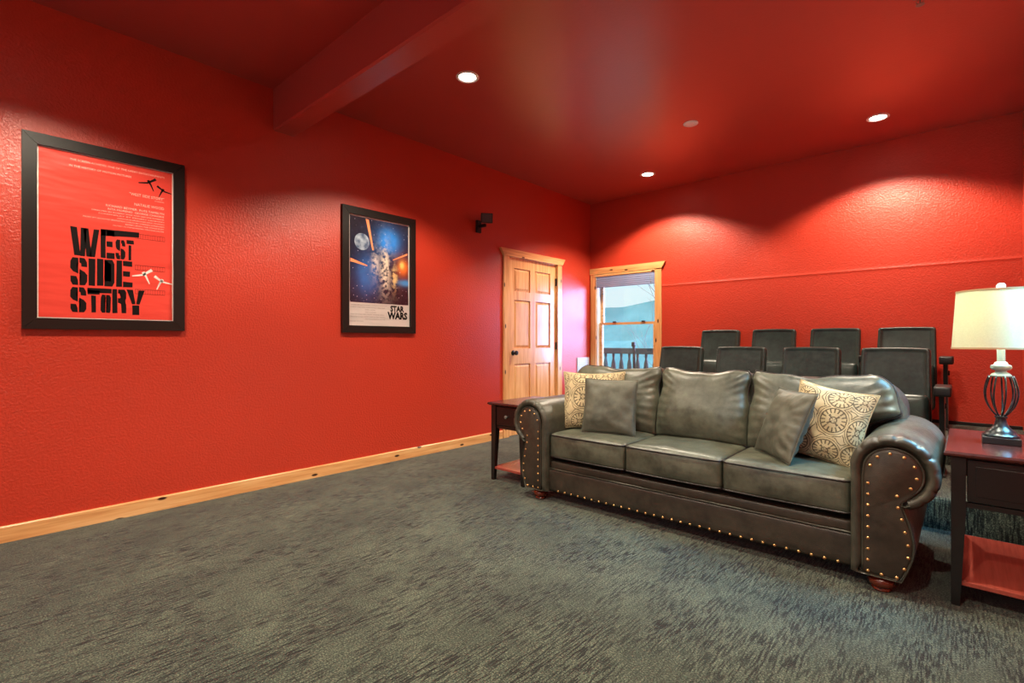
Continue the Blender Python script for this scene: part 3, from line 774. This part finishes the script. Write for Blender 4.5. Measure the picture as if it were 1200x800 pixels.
def place_pillow(name, label, cat, mat, hw, hh, th, loc, rx, ry, rz, seed, pinch=0.10, wrinkle=0.0, amp=0.006, group=None, piping=None):
    root = pillow(hw, hh, th, mat, seed, pinch, 30, amp, wrinkle)
    o = link_obj(name, root, mat, None, True)
    o.rotation_mode = 'XYZ'
    # tilt back (rx), roll in plane (ry), then turn (rz)
    o.matrix_world = Matrix.Translation(loc) @ Matrix.Rotation(rz, 4, 'Z') @ Matrix.Rotation(rx, 4, 'X') @ Matrix.Rotation(ry, 4, 'Y')
    tag(o, label, cat, group)
    # seam round the edge
    pts = []
    N = 26
    def E(u, v):
        ku = 1 - pinch*(1-v*v)*(abs(u)**3); kv = 1 - pinch*(1-u*u)*(abs(v)**3)
        return (u*hw*ku, 0, v*hh*kv+hh)
    for k in range(N): pts.append(E(-1+2*k/N, -1))
    for k in range(N): pts.append(E(1, -1+2*k/N))
    for k in range(N): pts.append(E(1-2*k/N, 1))
    for k in range(N): pts.append(E(-1, 1-2*k/N))
    bm = bmesh.new(); tube(bm, pts, 0.0035, True, 6)
    link_obj('edge_seam', bm, piping or mat, o, True)
    return o

# ------------------------------------------------------------------ sofa
SX, SY = 2.612, 2.65          # centre x, front y
sofa = thing('sofa', 'dark brown leather three seat sofa with rolled arms and brass nailheads', 'sofa', (SX, SY, 0))
L_, LC, LD = M['leather'], M['leather_cushion'], M['leather_dark']
AI = 0.845; AL = 0.873         # inner faces of the arms
DEP = 0.90
# rails
bm = bmesh.new()
def softbox(x0, x1, y0, y1, z0, z1, r, n=(30, 8, 6), fn=None):
    rbox(bm, (x1-x0)/2, (y1-y0)/2, (z1-z0)/2, r, n, fn, Matrix.Translation(((x0+x1)/2, (y0+y1)/2, (z0+z1)/2)))
softbox(-AL-0.03, AI+0.03, 0.045, DEP, 0.065, 0.222, 0.018)
front = link_obj('front_rail', bm, LD, sofa, True)
bm = bmesh.new(); softbox(-AL-0.01, AI+0.01, 0.062, DEP, 0.20, 0.272, 0.018); softbox(-AL-0.01, AI+0.01, 0.15, DEP, 0.24, 0.294, 0.018)
link_obj('seat_deck', bm, LD, sofa, True)
bm = bmesh.new(); tube(bm, [(-AI-0.02+k*0.05*((2*AI+0.04)/1.75), 0.046, 0.221+0.0008*math.sin(k*2.1)) for k in range(36)], 0.005, seg=6)
link_obj('rail_piping', bm, M['leather'], front, True)
nail = bmesh.new(); lathe(nail, [(0.0001, -0.0045), (0.0035, -0.0038), (0.0062, -0.0018), (0.0072, 0.0), (0.0072, 0.002), (0.0001, 0.002)], seg=12)
bmesh.ops.transform(nail, matrix=Matrix.Rotation(-PI/2, 4, 'X'), verts=nail.verts)   # head towards -y
n0 = link_obj('nailhead', nail, M['brass'], front, True); 
def nail_at(p, parent, first=[True]):
    if first[0]: o = n0; first[0] = False
    else: o = n0.copy(); COL.objects.link(o)
    o.parent = parent; o.location = p
NR = 31
for k in range(NR): nail_at((-AI+0.05+k*(2*AI-0.10)/(NR-1), 0.044, 0.078), front)
# arms
RC, RZ, RR = 0.998, 0.522, 0.158
EDGE_I = [0]
def um(side, u): return side*(u if side > 0 else RC+(u-RC)*0.95+0.018)
def arm_outline():
    """closed outline, (u outward, z, pleat angle or None)"""
    P = []
    def add(u, z, a=None): P.append((u, z, a))
    for k in range(11): add(AI+0.0, lerp(0.065, RZ-0.05, k/10))
    a0, a1 = math.radians(172), math.radians(-70)
    N = 64
    for k in range(N+1):
        a = lerp(a0, a1, k/N); add(RC+RR*math.cos(a), RZ+RR*math.sin(a), a)
    # tuck under the roll
    EDGE_I[0] = len(P)
    for (u, z) in ((1.036, 0.384), (1.031, 0.392), (1.040, 0.372), (1.054, 0.335), (1.066, 0.29), (1.074, 0.245), (1.075, 0.21), (1.069, 0.17), (1.052, 0.12), (1.031, 0.066)): add(u, z)
    for k in range(1, 6): add(lerp(1.031, AI, k/6), 0.065)
    return P
AO = arm_outline()
acx, acz = 0.965, 0.36
PLEATS = [math.radians(x) for x in (140, 112, 84, 56, 32, 8, -22, -46)]
def arm_ring(y, inset, pleat, side):
    out = []; n = len(AO)
    for i, (u, z, a) in enumerate(AO):
        pu, pz = AO[i-1][0], AO[i-1][1]; nu, nz_ = AO[(i+1) % n][0], AO[(i+1) % n][1]
        tx, tz = nu-pu, nz_-pz; l = math.hypot(tx, tz) or 1
        nx, nz2 = -tz/l, tx/l     # outline runs clockwise (up inner side, over): outward normal is left of travel
        d = inset*(0.16 if i >= EDGE_I[0] else 1.0)
        if a is not None and pleat > 0:
            for p in PLEATS: d += pleat*math.exp(-((a-p)/0.035)**2)
        out.append((um(side, u-nx*d), y, z-nz2*d))
    return out
for side, nm in ((1, 'arm'), (-1, 'arm')):
    bm = bmesh.new()
    rings = [arm_ring(0.030, 0.052, 0.0, side), arm_ring(0.018, 0.046, 0.0, side), arm_ring(0.006, 0.036, 0.005, side), arm_ring(0.0, 0.024, 0.009, side), arm_ring(0.004, 0.011, 0.012, side), arm_ring(0.016, 0.003, 0.012, side), arm_ring(0.035, 0.0, 0.007, side), arm_ring(0.07, 0.0, 0.0015, side)]
    for k in range(1, 9): rings.append(arm_ring(0.07+k*0.095, 0.0, 0.0, side))
    rings.append(arm_ring(0.86, 0.012, 0.0, side)); rings.append(arm_ring(0.872, 0.04, 0.0, side))
    if side < 0: rings = [r[::-1] for r in rings]
    loft(bm, rings); arm = link_obj(nm, bm, L_, sofa, True, 70)
    # inset front panel
    PO = []
    for k in range(12): PO.append((0.892, lerp(0.072, RZ-0.03, k/11)))
    pr_ = 0.103
    for k in range(29):
        a = lerp(math.radians(175), math.radians(-48), k/28); PO.append((RC+pr_*math.cos(a), RZ+pr_*math.sin(a)))
    PO += [(1.048, 0.424), (1.028, 0.402), (1.034, 0.375), (1.047, 0.335), (1.059, 0.29), (1.067, 0.245), (1.068, 0.21), (1.062, 0.17), (1.045, 0.12), (1.024, 0.072)]
    cu, cz = 0.965, 0.33
    def pring(y, k): return [(um(side, lerp(u, cu, k)), y, lerp(z, cz, k*0.6)) for u, z in PO]
    bm = bmesh.new(); rr_ = [pring(0.04, 0.0), pring(0.016, 0.0), pring(0.009, 0.03), pring(0.004, 0.10)]
    if side < 0: rr_ = [r[::-1] for r in rr_]
    loft(bm, rr_); pan = link_obj('arm_panel', bm, LD, arm, True, 40)
    bm = bmesh.new(); tube(bm, [(um(side, u), 0.011, z) for u, z in PO], 0.0045, True, 6); link_obj('panel_piping', bm, M['leather'], arm, True)
    # nailheads on the panel
    path = [(0.912, 0.085), (0.912, 0.49)]
    pts = [(0.912, 0.085+0.0475*k) for k in range(9)]
    rr2 = 0.081
    for k in range(7): 
        a = lerp(math.radians(165), math.radians(-42), k/6); pts.append((RC+rr2*math.cos(a)+0.0, RZ+rr2*math.sin(a)))
    pts += [(1.013, 0.428), (1.016, 0.380), (1.029, 0.332), (1.039, 0.281), (1.049, 0.229), (1.050, 0.178), (1.037, 0.127), (1.012, 0.084), (0.960, 0.082)]
    for (u, z) in pts: nail_at((um(side, u), 0.0045, z), pan)
# back frame
bm = bmesh.new()
pr = []
for k in range(17):
    a = PI*k/16; pr.append((1.03 - 0.16*(1-math.sin(a)) if False else 0, 0))
rings = []
for (y, ins) in ((0.60, 0.02), (0.62, 0.0), (0.86, 0.0), (0.88, 0.02)):
    ring = []
    top = 0.865-ins; hw = 1.0-ins
    ring.append((-hw, y, 0.065)); 
    for k in range(9):
        a = PI - k/8*PI/2; ring.append((-hw+0.16+0.16*math.cos(a), y, top-0.16+0.16*math.sin(a)))
    for k in range(9):
        a = PI/2 - k/8*PI/2; ring.append((hw-0.16+0.16*math.cos(a), y, top-0.16+0.16*math.sin(a)))
    ring.append((hw, y, 0.065)); rings.append(ring)
loft(bm, rings); link_obj('back_frame', bm, L_, sofa, True, 50)
# seat cushions
CW = (AI+AL)/3
for k in range(3):
    cx = -AL + CW*(k+0.5)
    hx, hy, hz = CW/2-0.003, 0.34, 0.084
    def fn(u, p, k=k):
        q = p.copy()
        e = max(0, 1-abs(u.x)**3)*max(0, 1-abs(u.y)**3)
        q.z += (0.016*e if u.z > 0 else -0.004*e)
        q.z += 0.005*noise.fractal(Vector((p.x*5+k*7, p.y*5, 1.3)), 1, 2, 3)*(1 if u.z > 0 else 0)
        q.y += (-0.014*(1-abs(u.x)**2.5)*(1-u.z**2) if u.y < 0 else 0)
        q.y += 0.004*noise.noise(Vector((p.x*9+k, p.z*12, 2)))*(u.y < 0)
        return q
    bm = bmesh.new(); rbox(bm, hx, hy, hz, 0.026, (28, 24, 10), fn)
    cz = 0.292+hz
    sc = link_obj('seat_cushion', bm, LC, sofa, True); sc.location = (cx, 0.035+hy+0.01, cz)
    bm = bmesh.new()
    def loop(z, sgn):
        pts = []; a, b, r = hx-0.001, hy-0.001, 0.026
        def curve(x, y):
            u = x/hx; v = y/hy
            yy = y + (-0.014*(1-abs(u)**2.5)*0.6 if y < 0 else 0)
            zz = z + 0.016*max(0, 1-abs(u)**3)*max(0, 1-abs(v)**3)*(sgn > 0)
            return (x, yy, zz)
        cs = [(-a+r, -b+r, PI, 1.5*PI), (a-r, -b+r, 1.5*PI, 2*PI), (a-r, b-r, 0, PI/2), (-a+r, b-r, PI/2, PI)]
        for i, (x, y, a0, a1) in enumerate(cs):
            for s_ in range(5):
                an = lerp(a0, a1, s_/4); pts.append(curve(x+r*math.cos(an), y+r*math.sin(an)))
            nx = cs[(i+1) % 4]
            ex, ey = x+r*math.cos(a1), y+r*math.sin(a1); fx, fy = nx[0]+r*math.cos(nx[2]), nx[1]+r*math.sin(nx[2])
            for s_ in range(1, 12): pts.append(curve(lerp(ex, fx, s_/12), lerp(ey, fy, s_/12)))
        tube(bm, pts, 0.0048, True, 6)
    loop(hz-0.012, 1); loop(-hz+0.012, -1)
    link_obj('cushion_piping', bm, M['piping'], sc, True)
# back cushions
def back_cushion(k):
    cx = -AL + CW*(k+0.5)
    H = 0.452; T = 0.115
    side = k-1
    nx_, nz_ = 56, 44
    def xlim(t, sg):
        w = CW/2+0.002 - 0.020*math.exp(-((t-0.72)/0.16)**2)
        if side != 0 and sg == side:      # outer edge: wraps over the arm
            w += 0.150*sstep(0.40, 0.60, t)
            if t > 0.60:
                q = (t-0.60)/0.40; w -= 0.145*(1-math.sqrt(max(0, 1-q**2.3)))
        else:
            q = max(0, (t-0.85)/0.15); w -= 0.022*q*q
        return sg*w
    def P(i, j, sg):
        s = -1+2*i/nx_; t = j/nz_
        s = math.sin(s*PI/2)*0.5+s*0.5; t = (1-math.cos(t*PI))/2*0.5+t*0.5
        xl, xr = xlim(t, -1), xlim(t, 1)
        x = lerp(xl, xr, (s+1)/2)
        z = t*H
        z += -0.026*math.exp(-(s/0.55)**2)*t**5 + 0.004*math.sin(x*31+k*2)*t**5
        ex = max(0, 1-abs(s)**4); ez = max(0, 1-abs(2*t-1)**4.5)
        e = (ex*ez)**0.42
        y = sg*(T*(0.28+0.72*e))
        belly = 0.030*math.exp(-((t-0.38)/0.28)**2)*ex
        if sg < 0: y -= belly
        # wrinkles fanning in from the sides
        dd_ = (1-abs(s))*CW/2
        ph = z + (0.9*sstep(0.25, 0.95, t))*dd_ + 0.012*noise.noise(Vector((x*7, z*7, k*3.1)))
        wv = math.sin(ph*105 + k + (2 if s > 0 else 0))
        wv = (wv if wv > 0 else wv*0.35)
        am = 0.5+0.9*noise.noise(Vector((z*7, k*2.7+(3 if s > 0 else 0), 0.5)))+0.35*sstep(.5, .9, t)
        fade = math.exp(-(dd_/0.085)**2)*ex**0.25*ez**0.5
        y += (-0.0085*wv*max(0, am)*fade)*(1 if sg < 0 else 0)
        y += 0.006*noise.fractal(Vector((x*6+k*5, z*6, 4)), 1, 2, 3)*e*(1 if sg < 0 else 0)
        return Vector((x, y, z))
    bm = bmesh.new(); G = {}
    for sg in (-1, 1):
        for i in range(nx_+1):
            for j in range(nz_+1): G[(sg, i, j)] = bm.verts.new(P(i, j, sg))
        for i in range(nx_):
            for j in range(nz_): bm.faces.new([G[(sg, a, b)] for a, b in ((i, j), (i+1, j), (i+1, j+1), (i, j+1))])
    per = [(i, 0) for i in range(nx_)] + [(nx_, j) for j in range(nz_)] + [(i, nz_) for i in range(nx_, 0, -1)] + [(0, j) for j in range(nz_, 0, -1)]
    for a, b in zip(per, per[1:]+per[:1]): bm.faces.new((G[(-1,)+a], G[(-1,)+b], G[(1,)+b], G[(1,)+a]))
    pipe_f = [G[(-1,)+a].co.copy() + Vector((0, -0.001, 0)) for a in per]; pipe_b = [G[(1,)+a].co.copy() for a in per]
    o = link_obj('back_cushion', bm, LC, sofa, True)
    o.location = (cx, 0.505, 0.452); o.rotation_euler = (math.radians(-13), 0, 0)
    bm = bmesh.new(); tube(bm, pipe_f, 0.005, True, 6); tube(bm, pipe_b, 0.005, True, 6); link_obj('cushion_piping', bm, M['piping'], o, True)
for k in range(3): back_cushion(k)
# bun feet
for (x, y) in ((-0.955, 0.06), (0.955, 0.06), (-0.955, 0.82), (0.955, 0.82)):
    bm = bmesh.new(); lathe(bm, [(0.001, 0), (0.034, 0), (0.038, 0.006), (0.034, 0.014), (0.046, 0.022), (0.052, 0.036), (0.048, 0.05), (0.04, 0.058), (0.044, 0.062), (0.044, 0.070)], seg=28)
    o = link_obj('foot', bm, M['foot'], sofa, True, 50); o.location = (x, y, 0)

# throw pillows
R = math.radians
DARKF = m_leather('grey_suede', lin(66, 68, 58), lin(100, 102, 88), 0.5, 0.8)
place_pillow('throw_pillow', 'patterned beige throw pillow with round medallions at the left end of the sofa', 'pillow', M['pattern'], 0.220, 0.204, 0.07, (1.915, 2.955, 0.470), R(-15), R(-1), R(22), 1, 0.09, 0.003, group='throw pillows on the sofa')
place_pillow('throw_pillow', 'plain grey brown leather pillow leaning on the patterned one, left end of sofa', 'pillow', DARKF, 0.180, 0.184, 0.055, (2.095, 2.865, 0.470), R(-15), R(0), R(16), 2, 0.05, 0.002, group='throw pillows on the sofa')
place_pillow('throw_pillow', 'wrinkled plain grey pillow tilted against the patterned one, right end of sofa', 'pillow', DARKF, 0.180, 0.188, 0.056, (3.075, 2.885, 0.472), R(-22), R(0), R(-48), 3, 0.05, 0.010, group='throw pillows on the sofa')
place_pillow('throw_pillow', 'patterned beige throw pillow with round medallions beside the right arm of the sofa', 'pillow', M['pattern'], 0.188, 0.198, 0.062, (3.268, 2.97, 0.466), R(-15), R(9), R(-12), 4, 0.09, 0.006, group='throw pillows on the sofa')

# ------------------------------------------------------------------ end tables
def end_table(x0, x1, y0, y1, H, label, knob=True):
    cx, cy = (x0+x1)/2, (y0+y1)/2; hx, hy = (x1-x0)/2, (y1-y0)/2
    r = thing('end_table', label, 'table', (cx, cy, 0), group='narrow end tables')
    bm = bmesh.new()
    prof = [(0.012, H-0.024), (0.0, H-0.016), (0.0, H-0.008), (0.006, H)]
    rings = [[(-hx+i, -hy+i, z), (hx-i, -hy+i, z), (hx-i, hy-i, z), (-hx+i, hy-i, z)] for i, z in prof]
    loft(bm, rings); link_obj('table_top', bm, M['table_top'], r)
    lx, ly = hx-0.022, hy-0.022; lw = 0.046
    for sx in (-1, 1):
        for sy in (-1, 1):
            bm = bmesh.new()
            ox, oy_ = sx*lx, sy*ly
            def q(z, w_): return [(ox, oy_, z), (ox-sx*w_, oy_, z), (ox-sx*w_, oy_-sy*w_, z), (ox, oy_-sy*w_, z)]
            rr = [q(0.0, 0.028), q(0.38, lw), q(H-0.024, lw)]
            if sx*sy < 0: rr = [a[::-1] for a in rr]
            loft(bm, rr); link_obj('leg', bm, M['table_leg'], r)
    a = lx-0.006
    bm = bmesh.new()
    box(bm, -a, -a+0.018, -ly+lw, ly-lw, 0.405, H-0.024); box(bm, a-0.018, a, -ly+lw, ly-lw, 0.405, H-0.024)
    box(bm, -lx+lw, lx-lw, ly-0.03, ly-0.012, 0.405, H-0.024)
    box(bm, -lx+lw, lx-lw, -ly+0.012, -ly+0.03, 0.405, 0.425)
    link_obj('apron', bm, M['table_leg'], r)
    bm = bmesh.new(); box(bm, -lx+lw+0.003, lx-lw-0.003, -ly+0.006, -ly+0.026, 0.43, H-0.030, 0.003)
    box(bm, -lx+lw+0.03, lx-lw-0.03, -ly+0.003, -ly+0.007, 0.455, H-0.055, 0.0018)
    dr = link_obj('drawer', bm, M['table_leg'], r)
    if knob: bm = bmesh.new(); t = bmesh.new(); lathe(t, [(0.001, 0), (0.006, 0), (0.006, 0.012), (0.013, 0.018), (0.013, 0.024), (0.001, 0.028)], seg=16)
    if knob: merge(bm, t, Matrix.Translation((0, -ly+0.004, (0.43+H-0.03)/2)) @ Matrix.Rotation(PI/2, 4, 'X')); link_obj('knob', bm, M['steel'], dr, True, 40)
    bm = bmesh.new(); box(bm, -lx+0.008, lx-0.008, -ly+0.008, ly-0.008, 0.085, 0.103, 0.002); link_obj('shelf', bm, M['shelf'], r)
end_table(1.055, 1.435, 2.79, 3.36, 0.607, 'narrow dark end table with drawer and shelf left of the sofa, nothing on it')
end_table(3.772, 4.150, 2.722, 3.455, 0.631, 'narrow dark end table at the right wall, holding the table lamp', False)

# ------------------------------------------------------------------ lamp
lp = thing('table_lamp', 'table lamp with open cage metal base, cream drum shade and glass ball finial', 'lamp', (3.955, 3.10, 0.632))
pew = NT('brushed_pewter'); pew.set(Base_Color=pew.ramp(pew.noise(40, pew.obj(), 3), [(0.3, lin(34, 38, 40)), (0.75, lin(84, 90, 92))]), Metallic=0.8, Roughness=0.28); M['pewter'] = pew.m
M['chalk'] = simple('distressed_grey', lin(150, 156, 156), 0.45, 0.3)
bm = bmesh.new(); box(bm, -0.062, 0.062, -0.062, 0.062, 0.0, 0.028, 0.002); link_obj('plinth', bm, M['plastic'], lp)
bm = bmesh.new(); lathe(bm, [(0.060, 0.028), (0.060, 0.036), (0.050, 0.044), (0.048, 0.052), (0.036, 0.062), (0.028, 0.072), (0.022, 0.084), (0.018, 0.100), (0.017, 0.108), (0.022, 0.112), (0.022, 0.117), (0.014, 0.121)], seg=36); link_obj('base', bm, M['pewter'], lp, True, 45)
for k in range(9):
    bm = bmesh.new(); a = 2*PI*k/9
    pts = []
    for i in range(17):
        t_ = i/16; z = 0.118+t_*0.178
        rr = 0.012 + 0.0375*math.sin(PI*min(1, t_**0.9*0.93))**0.9 + 0.010*t_**3 + 0.008*t_
        tw = a + 0.12*t_
        pts.append((rr*math.cos(tw), rr*math.sin(tw), z))
    tube(bm, pts, 0.0036, seg=7); link_obj('cage_rod', bm, M['pewter'], lp, True)
bm = bmesh.new(); lathe(bm, [(0.034, 0.292), (0.036, 0.298), (0.030, 0.306), (0.020, 0.312), (0.019, 0.320), (0.030, 0.323), (0.036, 0.332), (0.034, 0.342), (0.024, 0.347), (0.022, 0.353), (0.020, 0.357), (0.014, 0.360), (0.014, 0.44), (0.001, 0.44)], seg=36); link_obj('neck', bm, M['chalk'], lp, True, 45)
sh = NT('linen_shade'); 
sh.n.clear(); so = sh.new('ShaderNodeOutputMaterial'); df = sh.new('ShaderNodeBsdfDiffuse'); tl_ = sh.new('ShaderNodeBsdfTranslucent'); mxx = sh.new('ShaderNodeMixShader')
nn_ = sh.noise(1.0, sh.mapping(sh.obj(), (160, 160, 160)), 2)
cc = sh.mix(nn_, lin(212, 218, 190), lin(230, 236, 210))
sh.link(cc, df.inputs[0]); sh.link(cc, tl_.inputs[0]); mxx.inputs[0].default_value = 0.12; sh.link(df.outputs[0], mxx.inputs[1]); sh.link(tl_.outputs[0], mxx.inputs[2]); sh.link(mxx.outputs[0], so.inputs[0])
bm = bmesh.new(); n = 56
Z0, Z1, RB, RT = 0.418, 0.672, 0.166, 0.150
prof = [(RB, Z0), (lerp(RB, RT, .33), lerp(Z0, Z1, .33)), (lerp(RB, RT, .66), lerp(Z0, Z1, .66)), (RT, Z1), (RT-0.002, Z1), (RB-0.002, Z0)]
rings = [[(a*math.cos(2*PI*k/n), a*math.sin(2*PI*k/n), z) for k in range(n)] for a, z in prof]
loft(bm, rings, caps=False); shade = link_obj('lamp_shade', bm, sh.m, lp, True, 60)
for (rr, z) in ((RB, Z0), (RT, Z1)):
    bm = bmesh.new(); rings = [[(a*math.cos(2*PI*k/n), a*math.sin(2*PI*k/n), z+dz) for k in range(n)] for a, dz in ((rr+0.0015, -0.004), (rr+0.0015, 0.004), (rr-0.004, 0.004), (rr-0.004, -0.004))]
    vr = loft(bm, rings, caps=False)
    link_obj('shade_trim', bm, simple('tan_trim', lin(196, 168, 128), 0.7), shade, True, 60)
bm = bmesh.new(); tube(bm, [(0, 0, 0.44), (0, 0, 0.69)], 0.003, seg=8)
for k in range(3):
    a = 2*PI*k/3; tube(bm, [(0, 0, 0.668), (0.149*math.cos(a), 0.149*math.sin(a), 0.668)], 0.0018, seg=6)
link_obj('harp', bm, M['steel'], lp)
bm = bmesh.new(); lathe(bm, [(0.001, 0.44), (0.012, 0.445), (0.015, 0.47), (0.030, 0.51), (0.030, 0.54), (0.018, 0.565), (0.001, 0.57)], seg=20)
gb = NT('warm_bulb'); gb.set(Base_Color=(1,1,1,1), Emission_Color=(1.0, 0.86, 0.6, 1), Emission_Strength=6.0); link_obj('bulb', bm, gb.m, lp, True)
bm = bmesh.new(); lathe(bm, [(0.001, 0.676), (0.011, 0.678), (0.008, 0.682)] + [(max(0.001, 0.0165*math.sin(a)), 0.694-0.0135*math.cos(a)) for a in [PI*k/12 for k in range(1, 13)]], seg=24)
gf = NT('glass_ball'); gf.set(Base_Color=lin(215, 228, 232), Roughness=0.05, Transmission_Weight=0.75, IOR=1.5); link_obj('finial', bm, gf.m, lp, True)
pl_ = bpy.data.lights.new('lamp_bulb_light', 'POINT'); pl_.energy = 24.0; pl_.color = (1.0, 0.96, 0.84); pl_.shadow_soft_size = 0.03
po = bpy.data.objects.new('lamp_bulb_light', pl_); COL.objects.link(po); po.location = (3.955, 3.10, 0.632+0.60)

# ------------------------------------------------------------------ theatre seats
def theatre_seat(left_arm=False):
    r = bpy.data.objects.new('theatre_seat', None); COL.objects.link(r)
    parts = []
    # backrest: padded front, rounded wings
    tilt = R(-12)
    bw, bh = 0.215, 0.265
    def fb(u, p):
        q = p.copy()
        e = max(0, 1-abs(u.x)**4)*max(0, 1-abs(u.z)**4)
        if u.y < 0: q.y += 0.004*e + 0.012*sstep(0.93, 0.82, abs(u.x))*sstep(0.97, 0.90, u.z)
        q.x *= 1 - 0.05*(u.z*0.5+0.5)
        q.z += 0.006*(1-u.x**2)*(u.z > 0)
        return q
    m = Matrix.Translation((0, 0.02, 0.585)) @ Matrix.Rotation(tilt, 4, 'X')
    bm = bmesh.new(); rbox(bm, bw, 0.038, bh, 0.020, (30, 8, 26), fb, m)
    parts.append(link_obj('backrest', bm, M['vinyl'], r, True))
    bm = bmesh.new(); rbox(bm, bw-0.012, 0.012, bh-0.03, 0.010, (12, 4, 12), fb, Matrix.Translation((0, 0.062, 0.572)) @ Matrix.Rotation(tilt, 4, 'X'))
    parts.append(link_obj('back_shell', bm, M['plastic'], r, True))
    # tipped-up seat
    def fs(u, p):
        q = p.copy(); e = max(0, 1-abs(u.x)**3)*max(0, 1-abs(u.z)**3)
        q.y += -0.012*e*(u.y < 0); return q
    bm = bmesh.new(); rbox(bm, 0.205, 0.05, 0.195, 0.04, (16, 8, 14), fs, Matrix.Translation((0, -0.115, 0.335)) @ Matrix.Rotation(R(-8), 4, 'X'))
    parts.append(link_obj('seat', bm, M['vinyl'], r, True))
    def arm(x):
        bm = bmesh.new(); rbox(bm, 0.045, 0.15, 0.032, 0.008, (6, 10, 4), None, Matrix.Translation((x+0.006, -0.15, 0.570)))
        parts.append(link_obj('armrest', bm, M['plastic'], r, True))
        bm = bmesh.new()
        rings = []
        for (z, ya, yb2, w_) in ((0.0, -0.24, 0.06, 0.02), (0.012, -0.24, 0.06, 0.02), (0.014, -0.17, -0.02, 0.014), (0.30, -0.16, -0.03, 0.014), (0.556, -0.24, -0.02, 0.014)):
            rings.append([(x-w_, ya, z), (x+w_, ya, z), (x+w_, yb2, z), (x-w_, yb2, z)])
        loft(bm, rings); parts.append(link_obj('standard', bm, M['plastic'], r))
        bm = bmesh.new(); box(bm, x-0.0155, x+0.0155, -0.018, 0.0, 0.02, 0.55, 0.002)
        parts.append(link_obj('steel_edge', bm, M['steel'], r))
        bm = bmesh.new(); lathe(bm, [(0.001, 0), (0.02, 0), (0.02, 0.012), (0.001, 0.014)], seg=14)
        bmesh.ops.transform(bm, matrix=Matrix.Translation((x+0.012, -0.08, 0.46)) @ Matrix.Rotation(PI/2, 4, 'Y'), verts=bm.verts)
        parts.append(link_obj('pivot_cap', bm, M['plastic'], r, True, 40))
    arm(0.271)
    if left_arm: arm(-0.271)
    return r
def copy_tree(o, parent=None):
    c = o.copy(); COL.objects.link(c); c.parent = parent
    for ch in list(o.children): copy_tree(ch, c)
    return c
end_seat = theatre_seat(True); mid_seat = theatre_seat(False)
names = ['first from the window', 'second from the window', 'third from the window', 'at the right end, nearest the lamp']
for row, (y, z, lab, sh_) in enumerate(((4.60, 0.181, 'front row', -0.005), (5.64, 0.356, 'back row', -0.01))):
    for k in range(4):
        src = end_seat if k == 0 else mid_seat
        first = (row == 0 and k in (0, 1))
        o = src if first else copy_tree(src)
        o.location = (1.825 + sh_ + k*0.543, y, z)
        tag(o, 'black vinyl theatre seat, %s, %s' % (lab, names[k]), 'theatre seat', 'theatre seats, %s' % lab)
